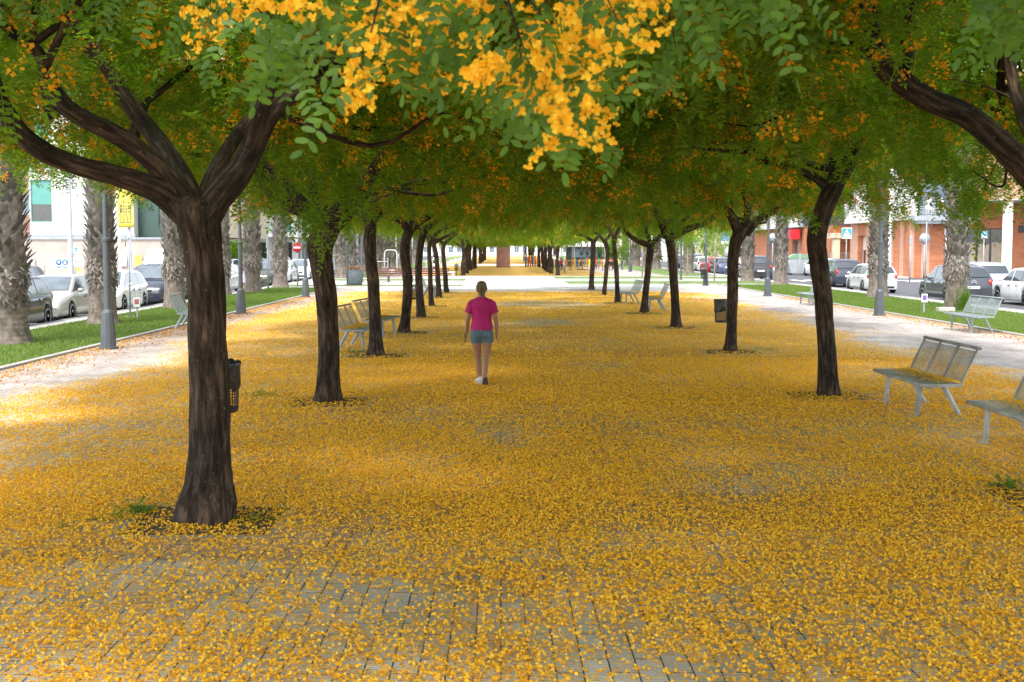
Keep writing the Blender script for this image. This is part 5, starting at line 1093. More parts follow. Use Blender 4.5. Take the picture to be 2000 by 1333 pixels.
for z in (3.75, 5.0): b.b2(-.36, .34, -.2, -.19, z, z + .04)
for x in (-.36, .3): b.b2(x, x + .04, -.2, -.19, 3.79, 5.0)
b.tube([(-.14, -.195, 3.79), (-.14, -.195, 4.1), (-.08, -.195, 4.25), (.0, -.195, 4.3), (.08, -.195, 4.25), (.14, -.195, 4.1), (.14, -.195, 3.79)], .02, 5)
for i in range(4):
    for j in range(3): b.b2(-.28 + i * .15, -.2 + i * .15, -.2, -.19, 4.4 + j * .18, 4.5 + j * .18)
b.build('building_drawing', M_VIO, t); o = lettering('hotel', .3, M_VIO, t, (.3, -.2, 5.9)); o.rotation_euler = (PI / 2, -PI / 2, 0)
simple('balcony_block', -29, -19.4, 118, 134, 15, M_REND, 'block with turquoise balconies behind the left palms', 'SE', 5, 9, M_GLASS, M_DK, 2.1, .6, 3.1, None, M_TURQ)
simple('apartment_block', -50, -24, 160, 190, 16, M_REND, 'large white block beyond the turquoise balconies', 'SE', 5, 7, M_GLASSB, M_POLE, 1.6, 1, 3.1, None, M_POLE)
simple('apartment_block', -46, -25, 200, 270, 13, M_REND, 'farthest white block on the left side', 'SE', 4, 6)
simple('end_block', -22, 24, 345, 365, 14, M_REND, 'pale block closing the far end of the avenue', 'S', 4, 9)
# small street trees
def young(x, y, h, label, seed, r=1.3, z0=None, dark=False):
    global RS; RS = np.random.RandomState(seed); t = thing('young_tree', (x, y, 0), label, 'tree', 'young street trees'); b = MB(); b.tube([(0, 0, 0), (.04, 0, h * .4), (0, .03, h * .8)], [.05, .045, .03], 8); b.build('trunk', pbr('pale trunk', (.36, .27, .2), .8), t)
    n = 900; P = RS.randn(n, 3) * [r * .5, r * .5, h * .17] + [0, 0, h * .82]; c = fbm(P[:, 0] * 1.4 + seed, P[:, 1] * 1.4, P[:, 2] * 1.4, 2); P = P[c > .45]; D = unit(RS.randn(len(P), 3) - [0, 0, .3]); V, F_ = leaves(P, D, np.full(len(P), .3), 4, .022, .07)
    link('crown', npmesh('crown', V, F_), M_LEAF, t)
young(14.0, 80.5, 4.2, 'young tree with bare pale stem beside the lamp post at the right lawn corner', 3); young(16.3, 88, 4.4, 'young tree in front of the blue parked car', 4); young(14.4, 95, 4, 'young tree left of the blue crossing sign', 6)
young(-14.8, 108, 4.6, 'young green tree behind the no entry sign', 8, 1.9); young(-16.5, 124, 5.5, 'young tree in the street behind the red car', 9, 2.0); young(10.7, 93, 4.5, 'thin pale sapling behind the leaning slim tree', 5, .5)
def bush(x, y, r, h, label, seed):
    global RS; RS = np.random.RandomState(seed); n = 2600; P = RS.randn(n, 3) * [r * .45, r * .45, h * .26] + [0, 0, h * .5]; P = P[(P[:, 2] > .1) & (fbm(P[:, 0] + seed, P[:, 1], P[:, 2], 2) > .4)]; D = unit(RS.randn(len(P), 3)); V, F_ = leaves(P, D, np.full(len(P), .32), 3, .035, .1)
    t = thing('bush', (x, y, -.1), label, 'bush', 'large bushes by the street'); link('foliage', npmesh('foliage', V, F_), M_LEAF, t); b = MB(); b.tube([(0, 0, 0), (0, 0, h * .5)], [.12, .05], 8); b.build('stem', M_BARK, t)
bush(29.2, 152, 3.2, 6.5, 'tall grey green bush behind the pink van', 3); bush(27.5, 166, 3, 6, 'second bush farther behind the pink van', 4); bush(13.6, 150, 2.5, 4.2, 'round green bush behind the cafe guests', 6); bush(-24.5, 112, 2, 3.6, 'bush beneath the turquoise balconies', 7)

# ================================================================ CARS
def paint(name, c, metal=0.0): return pbr('paint ' + name, c, .35 if metal else .4, .03, 2, coat=.7, metal=metal)
P_BLK = paint('black', (.012, .012, .014)); P_SIL = paint('silver', (.40, .385, .35), .35); P_WHT = paint('white', (.72, .72, .71)); P_NAV = paint('dark navy', (.016, .02, .035)); P_RED = paint('red', (.38, .015, .02))
P_GRY = paint('slate', (.045, .05, .058), .2); P_OLV = paint('olive', (.07, .07, .045), .3); P_LSIL = paint('light silver', (.52, .53, .54), .3); P_BLU = paint('blue', (.03, .05, .12)); P_MAR = paint('maroon', (.16, .02, .03)); P_LBL = paint('pale blue', (.36, .42, .50), .3); P_GRN = paint('grey green', (.20, .22, .21), .3); P_PINK = paint('pink', (.62, .32, .36))
def car(x, y, rz, col, label, kind='hatch', L=4.1, W=1.76, H=1.48, z=-.12, badge=None, plate=None):
    """local +x is the front of the car"""
    t = thing('parked_car', (x, y, z), label, 'car', 'cars parked and driving along the avenue', rz); hl = L / 2; hw = W / 2; wr = .32 if H < 1.6 else .35; fx = hl - .82; rx = -hl + .74; hs = H - 1.48
    bl = .93 + hs * .5
    top = {'hatch': [(-hl, .62), (-hl + .05, .9), (-hl + .15, bl + .02), (-.2, bl), (.85, bl - .02), (1.15, bl - .03), (hl - .45, .80 + hs * .5), (hl - .12, .68 + hs * .4), (hl, .48)],
           'sedan': [(-hl, .6), (-hl + .06, .93), (-hl + .25, .99), (-1.2, .97), (.85, .92), (1.15, .90), (hl - .45, .78), (hl - .12, .66), (hl, .46)],
           'van': [(-hl, .62), (-hl + .05, 1.0), (-hl + .1, 1.1), (0, 1.1), (1.3, 1.08), (1.5, 1.05), (hl - .35, .95), (hl - .1, .8), (hl, .5)]}[kind]
    cab = {'hatch': [(-hl + .12, bl), (-hl + .42, H - .14), (-hl + .75, H - .03), (-.2, H), (.35, H - .03), (1.2, bl - .03)],
           'sedan': [(-hl + .75, .96), (-1.15, H - .1), (-.75, H - .02), (-.1, H), (.3, H - .03), (1.15, .9)],
           'van': [(-hl + .06, 1.1), (-hl + .16, H - .1), (-hl + .4, H), (.3, H), (.95, H - .06), (1.7, 1.04)]}[kind]
    tx, tz = zip(*top); cx_, cz_ = zip(*cab)
    def yw(u): e = abs(u) / hl; return hw * (1 - .16 * max(0, (e - .62) / .38) ** 2.2)
    xs = np.unique(np.concatenate([np.linspace(-hl, hl, 44), fx + wr * 1.12 * np.cos(np.linspace(0, PI, 9)), rx + wr * 1.12 * np.cos(np.linspace(0, PI, 9)), [fx - wr * 1.13, fx + wr * 1.13, rx - wr * 1.13, rx + wr * 1.13]])); b = MB(); vs = []
    for u in xs:
        zt = float(np.interp(u, tx, tz)); zb = .2
        for wx in (fx, rx):
            if abs(u - wx) < wr * 1.12: zb = max(zb, wr + math.sqrt(max(0, (wr * 1.12) ** 2 - (u - wx) ** 2)) - .01)
        y_ = yw(u); zb = min(zb, zt - .12); ring = [(y_ - .05, zb), (y_ - .005, min(zb + .05, zt - .1)), (y_, max(zb + .06, zb + (zt - zb) * .42)), (y_ - .005, max(zb + .07, zb + (zt - zb) * .72)), (y_ - .035, zt - .035), (y_ - .11, zt), (y_ * .45, zt + .022)]
        vs += [(u, a, c) for a, c in ring] + [(u, 0, zt + .03)] + [(u, -a, c) for a, c in ring[::-1]]
    k = 15; m = len(xs); b.add(vs, [(i * k + j, i * k + j + 1, (i + 1) * k + j + 1, (i + 1) * k + j) for i in range(m - 1) for j in range(k - 1)], True)
    b.f += [tuple(range(k))[::-1], tuple((m - 1) * k + j for j in range(k))]; b.sm += [False, False]
    zbt = bl - .06; yb, yr = hw - .07, hw - .27
    def sy(zz): return yb + (yr - yb) * (zz - zbt) / (H - zbt)
    xs2 = np.linspace(cx_[0], cx_[-1], 30); vs = []
    for u in xs2:
        zt = float(np.interp(u, cx_, cz_)); zt = max(zt, zbt + .01); ring = [(sy(zbt), zbt)] + [(sy(zbt + (zt - zbt) * f), zbt + (zt - zbt) * f) for f in (.4, .8, .94)] + [(sy(zt) - .05, zt), (sy(zt) * .5, zt + .018 * (zt > H - .2))]
        vs += [(u, a, c) for a, c in ring] + [(u, 0, zt + .022 * (zt > H - .2))] + [(u, -a, c) for a, c in ring[::-1]]
    k = 13; m = len(xs2); b.add(vs, [(i * k + j, i * k + j + 1, (i + 1) * k + j + 1, (i + 1) * k + j) for i in range(m - 1) for j in range(k - 1)], True)
    b.build('body', col, t)
    b = MB(); b.b2(-hl + .12, hl - .12, -hw + .16, hw - .16, .17, .62); b.b2(-hl + .06, -hl + .12, -hw * .75, hw * .75, .22, .36); b.build('underbody', M_BLACK, t)
    def ct(u): return float(np.interp(u, cx_, cz_))
    # side windows, following the slope of the cabin side
    pill = {'hatch': [(-hl + .5, -.95 if L > 4.2 else -.8), (-.72 if L < 4.2 else -.87, .02), (.1, .98)], 'sedan': [(-1.25, -.85), (-.78, .05), (.12, .98)], 'van': [(-hl + .5, -.85), (-.75, .3), (.4, 1.45)]}[kind]
    for s in (-1, 1):
        for a0, a1 in pill:
            b = MB(); pts = []; nn = 7
            for i in range(nn): u = a0 + (a1 - a0) * i / (nn - 1); zt = max(min(ct(u) - .075, H - .085), zbt + .1); pts.append((u, s * (sy(zt) + .004), zt))
            lo = [(a1, s * (sy(zbt + .09) + .004), zbt + .09), (a0, s * (sy(zbt + .09) + .004), zbt + .09)]; b.poly(pts + lo, (0, s * .004, 0)); b.build('side_window', M_GLASS, t)
    # windscreen and rear screen
    for nm, e0, e1 in (('windscreen', -1, -2), ('rear_window', 0, 1)):
        x0, z0 = cab[e0]; x1, z1 = cab[e1]; b = MB(); d = Vector((x1 - x0, 0, z1 - z0)); nrm = Vector((-d.z, 0, d.x)).normalized()
        if (nrm.x > 0) != (e0 == -1): nrm = -nrm
        pts = []; lo, hi = (.12, .93) if nm == 'windscreen' else (.22, .93); q = []
        for f in (lo, hi):
            zz = z0 + d.z * f; uu = x0 + d.x * f
            for sgn in (-1, -.6, 0, .6, 1): q.append((uu + nrm.x * (.016 + .012 * (1 - abs(sgn))), sgn * (sy(max(zz, zbt)) - .1), zz + nrm.z * (.016 + .012 * (1 - abs(sgn)))))
        b.add(q, [(i, i + 1, i + 6, i + 5) for i in range(4)]); o = b.build(nm, M_WIND if e0 else M_GLASS, t); sm_ = o.modifiers.new('thickness', 'SOLIDIFY'); sm_.thickness = .01
    for wx in (fx, rx):
        for s in (-1, 1):
            b = MB(); b.lathe((0, 0, 0), [(wr * .66, -.1), (wr * .93, -.1), (wr, -.07), (wr, .07), (wr * .93, .1), (wr * .66, .1)], 26); wh = b.build('tyre', M_RUB, t, (wx, s * (hw - .12), wr)); wh.name = 'wheel'; wh.rotation_euler = (PI / 2, 0, 0)
            b = MB(); b.lathe((0, 0, -s * .085), [(wr * .66, -.02), (wr * .66, .02), (wr * .58, .02), (wr * .58, -.02)], 22)
            for q in range(7): a = q * 2 * PI / 7; b.box((math.cos(a) * wr * .33, math.sin(a) * wr * .33, -s * .088), (wr * .58, .045, .025), rz=a)
            b.lathe((0, 0, -s * .09), [(wr * .14, -.02), (wr * .14, .02)], 10); b.build('rim', M_RIM, wh)
    for s in (-1, 1):
        hx = hl - .17; b = MB(); b.ell((hx - .06, s * (yw(hx) - .20), float(np.interp(hx, tx, tz)) - .085), (.2, .17, .075), 12, 8, (0, .28, -s * .5)); b.build('headlight', M_LIGHTG, t)
        tz_ = bl - (.03 if kind == 'hatch' else .12); b = MB(); b.ell((-hl + .13, s * (yw(-hl + .1) - .09), tz_ - .08), (.12, .1, .15 if kind != 'sedan' else .09), 10, 8); b.build('tail_light', M_TAIL, t)
        b = MB(); b.ell((.78, s * (hw + .07), bl + .06), (.07, .1, .07), 10, 6); b.b2(.76, .82, s * (hw - .1) - .02, s * (hw - .1) + .08, bl - .02, bl + .04); b.build('mirror', col if col in (P_WHT, P_SIL, P_RED, P_LSIL) else M_BLACK, t)
    b = MB(); b.b2(hl - .09, hl + .006, -.42, .42, .54, .64); b.b2(hl - .09, hl + .008, -.55, .55, .26, .40); b.build('grille', M_BLACK, t, bevel=.02)
    b = MB(); b.b2(-hl - .008, -hl + .08, -.6, .6, .24, .36); b.build('rear_bumper_trim', M_BLACK, t, bevel=.02)
    for xx, s in ((hl + .012, 1), (-hl - .014, -1)):
        zz = .46 if s > 0 else .66; b = MB(); b.b2(min(xx, xx - s * .03), max(xx, xx - s * .03), -.25, .25, zz - .055, zz + .055); np_ = b.build('number_plate', M_WHITE, t)
        if plate and s < 0: o = link('lettering', textmesh(plate, .11), M_DK, np_, (xx - .003, 0, zz)); o.rotation_euler = (PI / 2, 0, -PI / 2)
    if badge == 'chevrons':
        b = MB()
        for dz in (0, .07):
            b.poly([(-hl - .012, -.11, .84 + dz), (-hl - .012, 0, .91 + dz), (-hl - .012, .11, .84 + dz), (-hl - .012, .11, .81 + dz), (-hl - .012, 0, .88 + dz), (-hl - .012, -.11, .81 + dz)], (-.01, 0, 0))
        b.build('badge', M_RIM, t)
    if badge == 'ring': b = MB(); b.tube([(hl + .015, .07 * math.cos(a), .6 + .07 * math.sin(a)) for a in np.linspace(0, 6.28, 16)], .01, 5); b.tube([(hl + .015, -.04, .64), (hl + .015, 0, .56), (hl + .015, .04, .64)], .008, 4); b.build('badge', M_RIM, t)
    for u in (.05,): 
        b = MB()
        for s in (-1, 1): b.b2(-.62, -.46, s * (hw - .004) - .012, s * (hw - .004) + .012, bl - .17, bl - .14); b.b2(.08, .24, s * (hw - .004) - .012, s * (hw - .004) + .012, bl - .17, bl - .14)
        for s in (-1, 1):
            q = -.7 if kind != 'van' else -.6
            b.b2(q - .006, q + .006, s * (hw - .012) - .01, s * (hw - .012) + .0105, .3, bl - .08); b.b2(.08 + .22 - .28, .08 + .232 - .28, s * (hw - .012) - .01, s * (hw - .012) + .0105, .25, bl - .08)
        b.build('door_handle', M_BLACK, t)
    return t
DN, UP = -PI / 2, PI / 2        # facing the camera / facing away
LX = -14.05
car(LX + .1, 34.3, DN, P_BLK, 'black hatchback partly hidden by the shaggy palm at the left edge', L=4.1)
car(LX - .05, 39.4, DN, P_SIL, 'silver saloon facing the camera between two palms, left kerb', 'sedan', 4.2, 1.74, 1.42)
car(LX, 44.4, DN, P_WHT, 'white hatchback right of the second left palm', L=4.0)
car(LX - .1, 50.6, DN, P_NAV, 'dark navy tall crossover just left of the third palm', L=4.4, W=1.84, H=1.62)
car(LX, 56.5, DN, P_LSIL, 'silver car hidden between third palm and nearest big trunk', L=4.2)
car(LX - .3, 62.3, DN, P_WHT, 'white hatchback with round badge behind the person in lavender', L=4.1, badge='ring')
car(LX - .1, 73.0, DN, P_OLV, 'olive tall car right of the palm with the lavender dressed person', L=4.5, W=1.84, H=1.64)
car(LX - .1, 79.5, DN, P_LSIL, 'light silver car left of the swollen footed palm', L=4.2)
car(LX - .1, 87.5, DN, P_WHT, 'white car directly right of the swollen footed palm', L=4.2)
car(LX - .3, 97, DN, P_RED, 'red hatchback below the no entry sign', L=4.2)
car(LX - .3, 103.5, DN, P_GRN, 'greyish car behind the red hatchback on the left', L=4.2)
car(-17.4, 121, DN, P_WHT, 'white car driving toward the camera in the left street', L=4.2); car(-18.5, 135, DN, P_LSIL, 'farther silver car in the left street', L=4.2)
car(-20.8, 52.5, DN, P_MAR, 'maroon car across the street at the left edge', L=4.2, H=1.55); car(-20.6, 46.5, DN, P_WHT, 'white car across the street cut off by the left edge', L=4.0)
car(-21.3, 78, DN, P_WHT, 'pale van parked before the posters and flag poles', 'van', 4.8, 1.9, 2.3); car(-20.5, 92, DN, P_WHT, 'white car behind the lavender person, far kerb', L=4.2); car(-20, 100, DN, P_LSIL, 'silver car far kerb left of the no entry sign', L=4.2)
car(-19.8, 110, DN, P_LSIL, 'pale car far kerb behind the no entry sign', L=4.3, H=1.6)
car(19.35, 52.3, UP, P_GRY, 'slate grey car with chevron badge behind the bulging palm', L=4.4, W=1.82, H=1.56, badge='chevrons', plate='0058 JMM')
car(21.35, 49.2, UP, P_WHT, 'white hatchback driving at the right picture edge', L=4.2, W=1.8)
car(23.1, 59.2, UP, P_LBL, 'pale blue car seen from behind beyond the slate grey one', L=4.2, H=1.6)
car(19.2, 63.6, UP, P_LSIL, 'silver hatchback behind the near right lamp post and palm', L=3.95, W=1.72, H=1.47)
car(20.2, 73.3, UP, P_NAV, 'dark estate with red lights between crooked tree and silver hatchback', L=4.5, W=1.8, H=1.62)
car(18.4, 89, UP, P_BLK, 'black off road car between two right palms', 'hatch', 4.4, 1.84, 1.72)
car(19.1, 105.4, UP, P_BLU, 'blue car left of the Y shaped tree', 'sedan', 4.4)
car(19.2, 111.6, UP, P_RED, 'red car behind the lamp post on the right', L=4.2); car(19.3, 117.6, UP, P_WHT, 'white car left of the red one on the right', L=4.2); car(19.3, 124, UP, P_GRN, 'tall grey green car next to the long limb', L=4.6, W=1.85, H=1.75)
car(19.3, 131, UP, P_BLK, 'dark car farthest in the right kerb line', L=4.2); car(25.8, 99.5, UP, P_WHT, 'white car half hidden beside the recycling containers', L=4.2)
t = car(25.5, 134, UP, P_PINK, 'pink delivery van behind the blue car', 'van', 5.2, 2.0, 2.5)
# recycling containers
M_GCONT = pbr('container grey', (.30, .33, .34), .5, .1, 3); M_GLID = pbr('container green lid', (.16, .28, .17), .5, .1, 3)
for i, x in enumerate((25.3, 26.9)):
    t = thing('recycling_container', (x, 104.5 + i * 1.2, -.11), ('left' if i == 0 else 'right') + ' grey container with green domed lid beside the pharmacy', 'container', 'recycling containers')
    b = MB(); b.poly([(-.8, -.6, .12), (.8, -.6, .12), (.95, -.6, 1.0), (.8, -.6, 1.35), (-.8, -.6, 1.35), (-.95, -.6, 1.0)], (0, 1.2, 0)); b.build('tub', M_GCONT, t, bevel=.03)
    b = MB(); b.poly([(.86 * math.cos(a), -.62, 1.36 + .42 * math.sin(a)) for a in np.linspace(0, PI, 12)], (0, 1.24, 0)); b.build('lid', M_GLID, t); b = MB(); b.b2(-.1, .1, -.68, -.605, .15, 1.8); b.build('lifting_post', M_POLE, t)
    for s in (-.7, .7): b = MB(); b.b2(s - .1, s + .1, -.5, .5, 0, .12); b.build('foot', M_BLACK, t)
# ================================================================ CAFE AND PLAYGROUND
M_CANV = pbr('white canvas', (.74, .73, .71), .8, .05, 1)
def gazebo(x, y, w_, label):
    t = thing('gazebo', (x, y, 0), label, 'gazebo', 'white cafe gazebos'); b = MB(); q = w_ / 2
    b.add([(-q, -q, 2.55), (q, -q, 2.55), (q, q, 2.55), (-q, q, 2.55), (0, 0, 3.7)], [(0, 1, 4), (1, 2, 4), (2, 3, 4), (3, 0, 4), (3, 2, 1, 0)]); b.build('roof', M_CANV, t)
    b = MB()
    for a, c in (((-q, -q), (q, -q)), ((-q, q), (q, q))): b.b2(a[0], c[0], a[1] - .01, a[1] + .01, 2.3, 2.548)
    b.build('valance', M_CANV, t)
    for sx in (-1, 1):
        for sy_ in (-1, 1): b = MB(); b.b2(sx * q - .04, sx * q + .04, sy_ * (q - .05) - .03, sy_ * (q - .05) + .03, 0, 2.545); b.build('leg', M_POLE, t)
gazebo(8.6, 138, 3.4, 'nearer white gazebo over the cafe'); gazebo(10.4, 146, 3.6, 'farther and higher white gazebo over the cafe')
t = thing('kiosk', (10.2, 150.5, 0), 'dark walled cafe kiosk beneath the gazebos', 'kiosk'); b = MB(); b.b2(-2.2, 2.2, -1, 1, 0, 2.4); b.build('wall', M_DK, t); b = MB(); b.b2(-1.6, 1.6, -1.06, -1.0015, 1, 2.1); b.build('serving_window', M_GLASSB, t); b = MB(); b.b2(-2.5, 2.5, -1.4, 1.2, 2.402, 2.6); b.build('roof', M_CANV, t)
cols = [(.02, .14, .4), (.7, .45, .02), (.6, .08, .03), (.05, .28, .12), (.75, .2, .02), (.65, .55, .04)]
t = thing('playground_fence', (0, 132, 0), 'low fence of coloured boards in front of the playground', 'fence')
for i in range(30): b = MB(); b.b2(5.0 + i * .26, 5.0 + i * .26 + .17, -.03, .03, .12, 1.0 + .06 * math.sin(i * 1.3)); b.build('board', pbr('board %d' % (i % 6), cols[i % 6], .5), t)
b = MB(); b.b2(4.9, 12.9, .035, .07, .3, .36); b.b2(4.9, 12.9, .035, .07, .75, .81); b.build('rail', M_WHITE, t)
for i in range(7):
    t = thing('bollard', (2.9 + i * .28, 142 + i * .5, 0), f'{ORD[i]} green or yellow playground post right of the far slab', 'post', 'coloured playground posts'); b = MB(); b.lathe((0, 0, 0), [(.1, 0), (.1, 1.1), (.05, 1.2)], 10); b.build('shaft', pbr('board %d' % ((i * 2) % 6), cols[0], .5), t); b = MB(); b.ell((0, 0, 1.22), (.11, .11, .08)); b.build('knob', M_YEL, t)
t = thing('play_tower', (6.0, 150, 0), 'pink and purple play tower with a blue roof beyond the fence', 'play structure')
for sx in (-.9, .9):
    for sy_ in (-.8, .8): b = MB(); b.tube([(sx, sy_, 0), (sx, sy_, 3.0)], .06, 8); b.build('post', pbr('play pink', (.62, .12, .14), .5), t)
b = MB(); b.b2(-.95, .95, -.85, .85, 1.2, 1.3); b.build('deck', M_POLE, t); b = MB(); b.b2(.35, .92, -.88, -.82, 1.32, 2.6); b.build('side_panel', pbr('play purple', (.25, .06, .28), .5), t)
b = MB(); b.add([(-1.1, -1, 3), (1.1, -1, 3), (1.1, 1, 3), (-1.1, 1, 3), (0, 0, 3.8)], [(0, 1, 4), (1, 2, 4), (2, 3, 4), (3, 0, 4), (3, 2, 1, 0)]); b.build('roof', pbr('play blue', (.03, .2, .6), .5), t)
b = MB(); b.poly([(.9, -.3, 1.3), (2.4, -.3, .15), (2.4, -.3, .05), (.9, -.3, 1.15)], (0, .6, 0)); b.build('slide', M_YEL, t)
t = thing('inflatable_tower', (16.5, 150, 0), 'red and blue cubes sculpture seen above the far palms', 'sculpture')
for k, c in enumerate([(.5, .05, .05), (.05, .15, .5), (.5, .3, .05)]): b = MB(); b.box((0, 0, .5 + k * .9), (.9, .9, .86), rz=k * .5); b.build('cube', pbr('cube %d' % k, c, .5), t)
def cafe_chair(x, y, rz, label):
    t = thing('cafe_chair', (x, y, 0), label, 'chair', 'dark cafe chairs', rz); b = MB(); b.b2(-.22, .22, -.22, .22, .43, .47); b.build('seat', M_BLACK, t); b = MB(); b.box((.24, 0, .68), (.03, .42, .38), ry=.15); b.build('backrest', M_BLACK, t)
    for sx in (-.2, .2):
        for sy_ in (-.2, .2): b = MB(); b.tube([(sx, sy_, .43), (sx * 1.25, sy_ * 1.15, 0)], .018, 5); b.build('leg', M_BLACK, t)
def cafe_table(x, y, label):
    t = thing('cafe_table', (x, y, 0), label, 'table', 'cafe tables'); b = MB(); b.lathe((0, 0, .72), [(.4, 0), (.4, .03)], 20); b.build('top', M_DK, t); b = MB(); b.lathe((0, 0, 0), [(.22, 0), (.2, .03), (.03, .04), (.03, .72)], 12); b.build('base', M_BLACK, t)
for i, x in enumerate((5.9, 6.9, 9.9, 10.9)): cafe_table(x, 119.5 + (i % 2), f'{ORD[i]} dark cafe table from the left')
for i, (dx, yy, a) in enumerate([(5.2, 118, 3.6), (6.4, 118.6, -.3), (7.5, 119, .3), (7.8, 120.6, 0), (9.3, 119.6, 3.1), (10.2, 118.4, -1.4), (10.7, 118.3, -1.7), (11.6, 120, .2)]): cafe_chair(dx, yy, a, f'{ORD[i]} dark cafe chair from the left')
def parasol(x, y, label):
    t = thing('parasol', (x, y, 0), label, 'parasol', 'closed cafe parasols'); b = MB(); b.lathe((0, 0, 0), [(.35, 0), (.35, .08), (.025, .09), (.025, 2.7)], 12); b.build('pole', M_LAMP, t); b = MB(); b.lathe((0, 0, 1.5), [(.13, 0), (.16, .2), (.04, 1.15)], 10); b.build('folded_canopy', M_DK, t)
parasol(8.4, 119.5, 'closed dark parasol left of the forked tree near the cafe'); parasol(8.0, 122, 'slimmer closed parasol behind the first one')

# ================================================================ PEOPLE
SKIN = pbr('skin', (.34, .175, .105), .5, .08, 6); SKIN2 = pbr('skin pale', (.50, .31, .23), .5, .08, 6)
def blob(name, parts, mat, parent, vox, smooth=4, fac=.5):
    """closed shapes merged into one continuous surface"""
    b = MB()
    for kind, a in parts:
        if kind == 'T': b.tube(a[0], a[1], 14, True, True, *(a[2:] if len(a) > 2 else (1, 1)))
        elif kind == 'E': b.ell(*a)
        elif kind == 'L':     # lofted ellipses: list of (z, cx, cy, rx, ry)
            n = 20; vs = [(cx + rx * math.cos(2 * PI * k / n), cy + ry * math.sin(2 * PI * k / n), z) for z, cx, cy, rx, ry in a for k in range(n)]
            b.add(vs, [(i * n + k, i * n + (k + 1) % n, (i + 1) * n + (k + 1) % n, (i + 1) * n + k) for i in range(len(a) - 1) for k in range(n)] + [tuple(range(n))[::-1], tuple((len(a) - 1) * n + k for k in range(n))], True)
    o = b.build(name, mat, parent); r = o.modifiers.new('merge', 'REMESH'); r.mode = 'VOXEL'; r.voxel_size = vox; r.use_smooth_shade = True
    s = o.modifiers.new('smooth', 'SMOOTH'); s.factor = fac; s.iterations = smooth; return o
def limb_(P, R):
    out = [('T', (P, R))] + [('E', (p, (r, r, r))) for p, r in zip(P, R)]; return out
def hand(wr, d, curl, side, sc=1.0):
    """palm and five fingers; d = direction of the hand, side = +1 thumb toward +y"""
    d = Vector(d).normalized(); y = Vector((0, side, 0)); n = d.cross(y).normalized(); parts = []; w_ = Vector(wr); c = w_ + d * .045 * sc
    parts.append(('T', ([w_, w_ + d * .03 * sc, w_ + d * .085 * sc], [.021 * sc, .03 * sc, .032 * sc], .55, 1.15)))
    for k, (off, l) in enumerate(((.026, .068), (.009, .076), (-.009, .071), (-.026, .056))):
        p0 = w_ + d * .08 * sc + y * off * sc; p1 = p0 + (d * .96 + n * curl * .3) * l * .5 * sc; p2 = p1 + (d * .75 + n * curl) * l * .4 * sc; p3 = p2 + (d * .4 + n * curl * 1.3) * l * .25 * sc
        parts.append(('T', ([p0, p1, p2, p3], [.0088 * sc, .008 * sc, .0072 * sc, .0055 * sc])))
    p0 = w_ + d * .025 * sc + y * .024 * sc; parts.append(('T', ([p0, p0 + (y * .6 + d * .7) * .035 * sc, p0 + (y * .45 + d * 1.3 + n * curl * .4) * .05 * sc], [.011 * sc, .0095 * sc, .007 * sc]))); return parts
X, Y = gx(941, 752)
t = thing('person', (X, Y, 0), 'person walking away in a magenta T-shirt and denim shorts with white shoes', 'person'); t.scale = (1.0, 1.0, 1.0)
body = [('L', [(.80, 0, 0, .15, .10), (.90, 0, 0, .165, .115), (1.02, 0, 0, .135, .095), (1.15, 0, 0, .145, .1), (1.27, 0, 0, .165, .1), (1.35, 0, -.01, .12, .075), (1.39, 0, -.01, .06, .055), (1.46, 0, 0, .05, .052)]),
        ('E', ((0, .012, 1.505), (.074, .092, .105), 18, 14)), ('E', ((0, .03, 1.45), (.05, .055, .05))), ('E', ((0, .108, 1.495), (.013, .02, .022))), ('E', ((-.076, .0, 1.50), (.012, .022, .03))), ('E', ((.076, .0, 1.50), (.012, .022, .03)))]
body += limb_([(-.085, 0, .84), (-.08, .06, .64), (-.065, .12, .45), (-.05, .135, .32), (-.03, .15, .10)], [.088, .075, .054, .052, .036])
body += limb_([(.085, 0, .84), (.085, .02, .64), (.075, .03, .46), (.065, -.09, .34), (.055, -.25, .165)], [.088, .075, .054, .052, .036])
body += limb_([(-.150, 0, 1.295), (-.19, -.01, 1.18), (-.215, -.015, 1.05), (-.228, .03, .93), (-.235, .06, .825)], [.042, .042, .037, .032, .023]) + hand((-.235, .06, .825), (-.05, .12, -1), .7, 1)
body += limb_([(.150, 0, 1.295), (.19, -.02, 1.18), (.222, -.04, 1.05), (.238, -.02, .93), (.24, .0, .815)], [.042, .042, .037, .032, .023]) + hand((.24, .0, .815), (0, .05, -1), .7, 1)
blob('body', body, SKIN, t, .0065, 3)
M_SHIRT = pbr('magenta jersey', (.44, .006, .14), .75, .1, 14, .12, bscale=11, stretch=(1, 1, 1.8)); M_DENIM = pbr('denim', (.10, .155, .20), .85, .3, 30, .02, bscale=120); M_HAIR = pbr('light brown hair', (.19, .12, .055), .55, .4, 16, .1, stretch=(3, 3, .5), bscale=60)
blob('t_shirt', [('L', [(.865, 0, 0, .178, .128), (.93, 0, 0, .176, .128), (1.03, 0, 0, .155, .112), (1.14, 0, 0, .162, .115), (1.24, 0, 0, .178, .118), (1.31, 0, -.005, .170, .105), (1.355, 0, -.01, .125, .085), (1.385, 0, -.01, .072, .062)]),
     ('T', ([(-.11, 0, 1.315), (-.17, -.004, 1.275), (-.208, -.01, 1.13)], [.056, .06, .06])), ('T', ([(.11, 0, 1.315), (.17, -.008, 1.275), (.212, -.02, 1.13)], [.056, .06, .06]))], M_SHIRT, t, .008, 3)
b = MB(); b.b2(-.018, .018, -.094, -.09, 1.335, 1.345); o = b.build('neck_logo', M_REND, t)
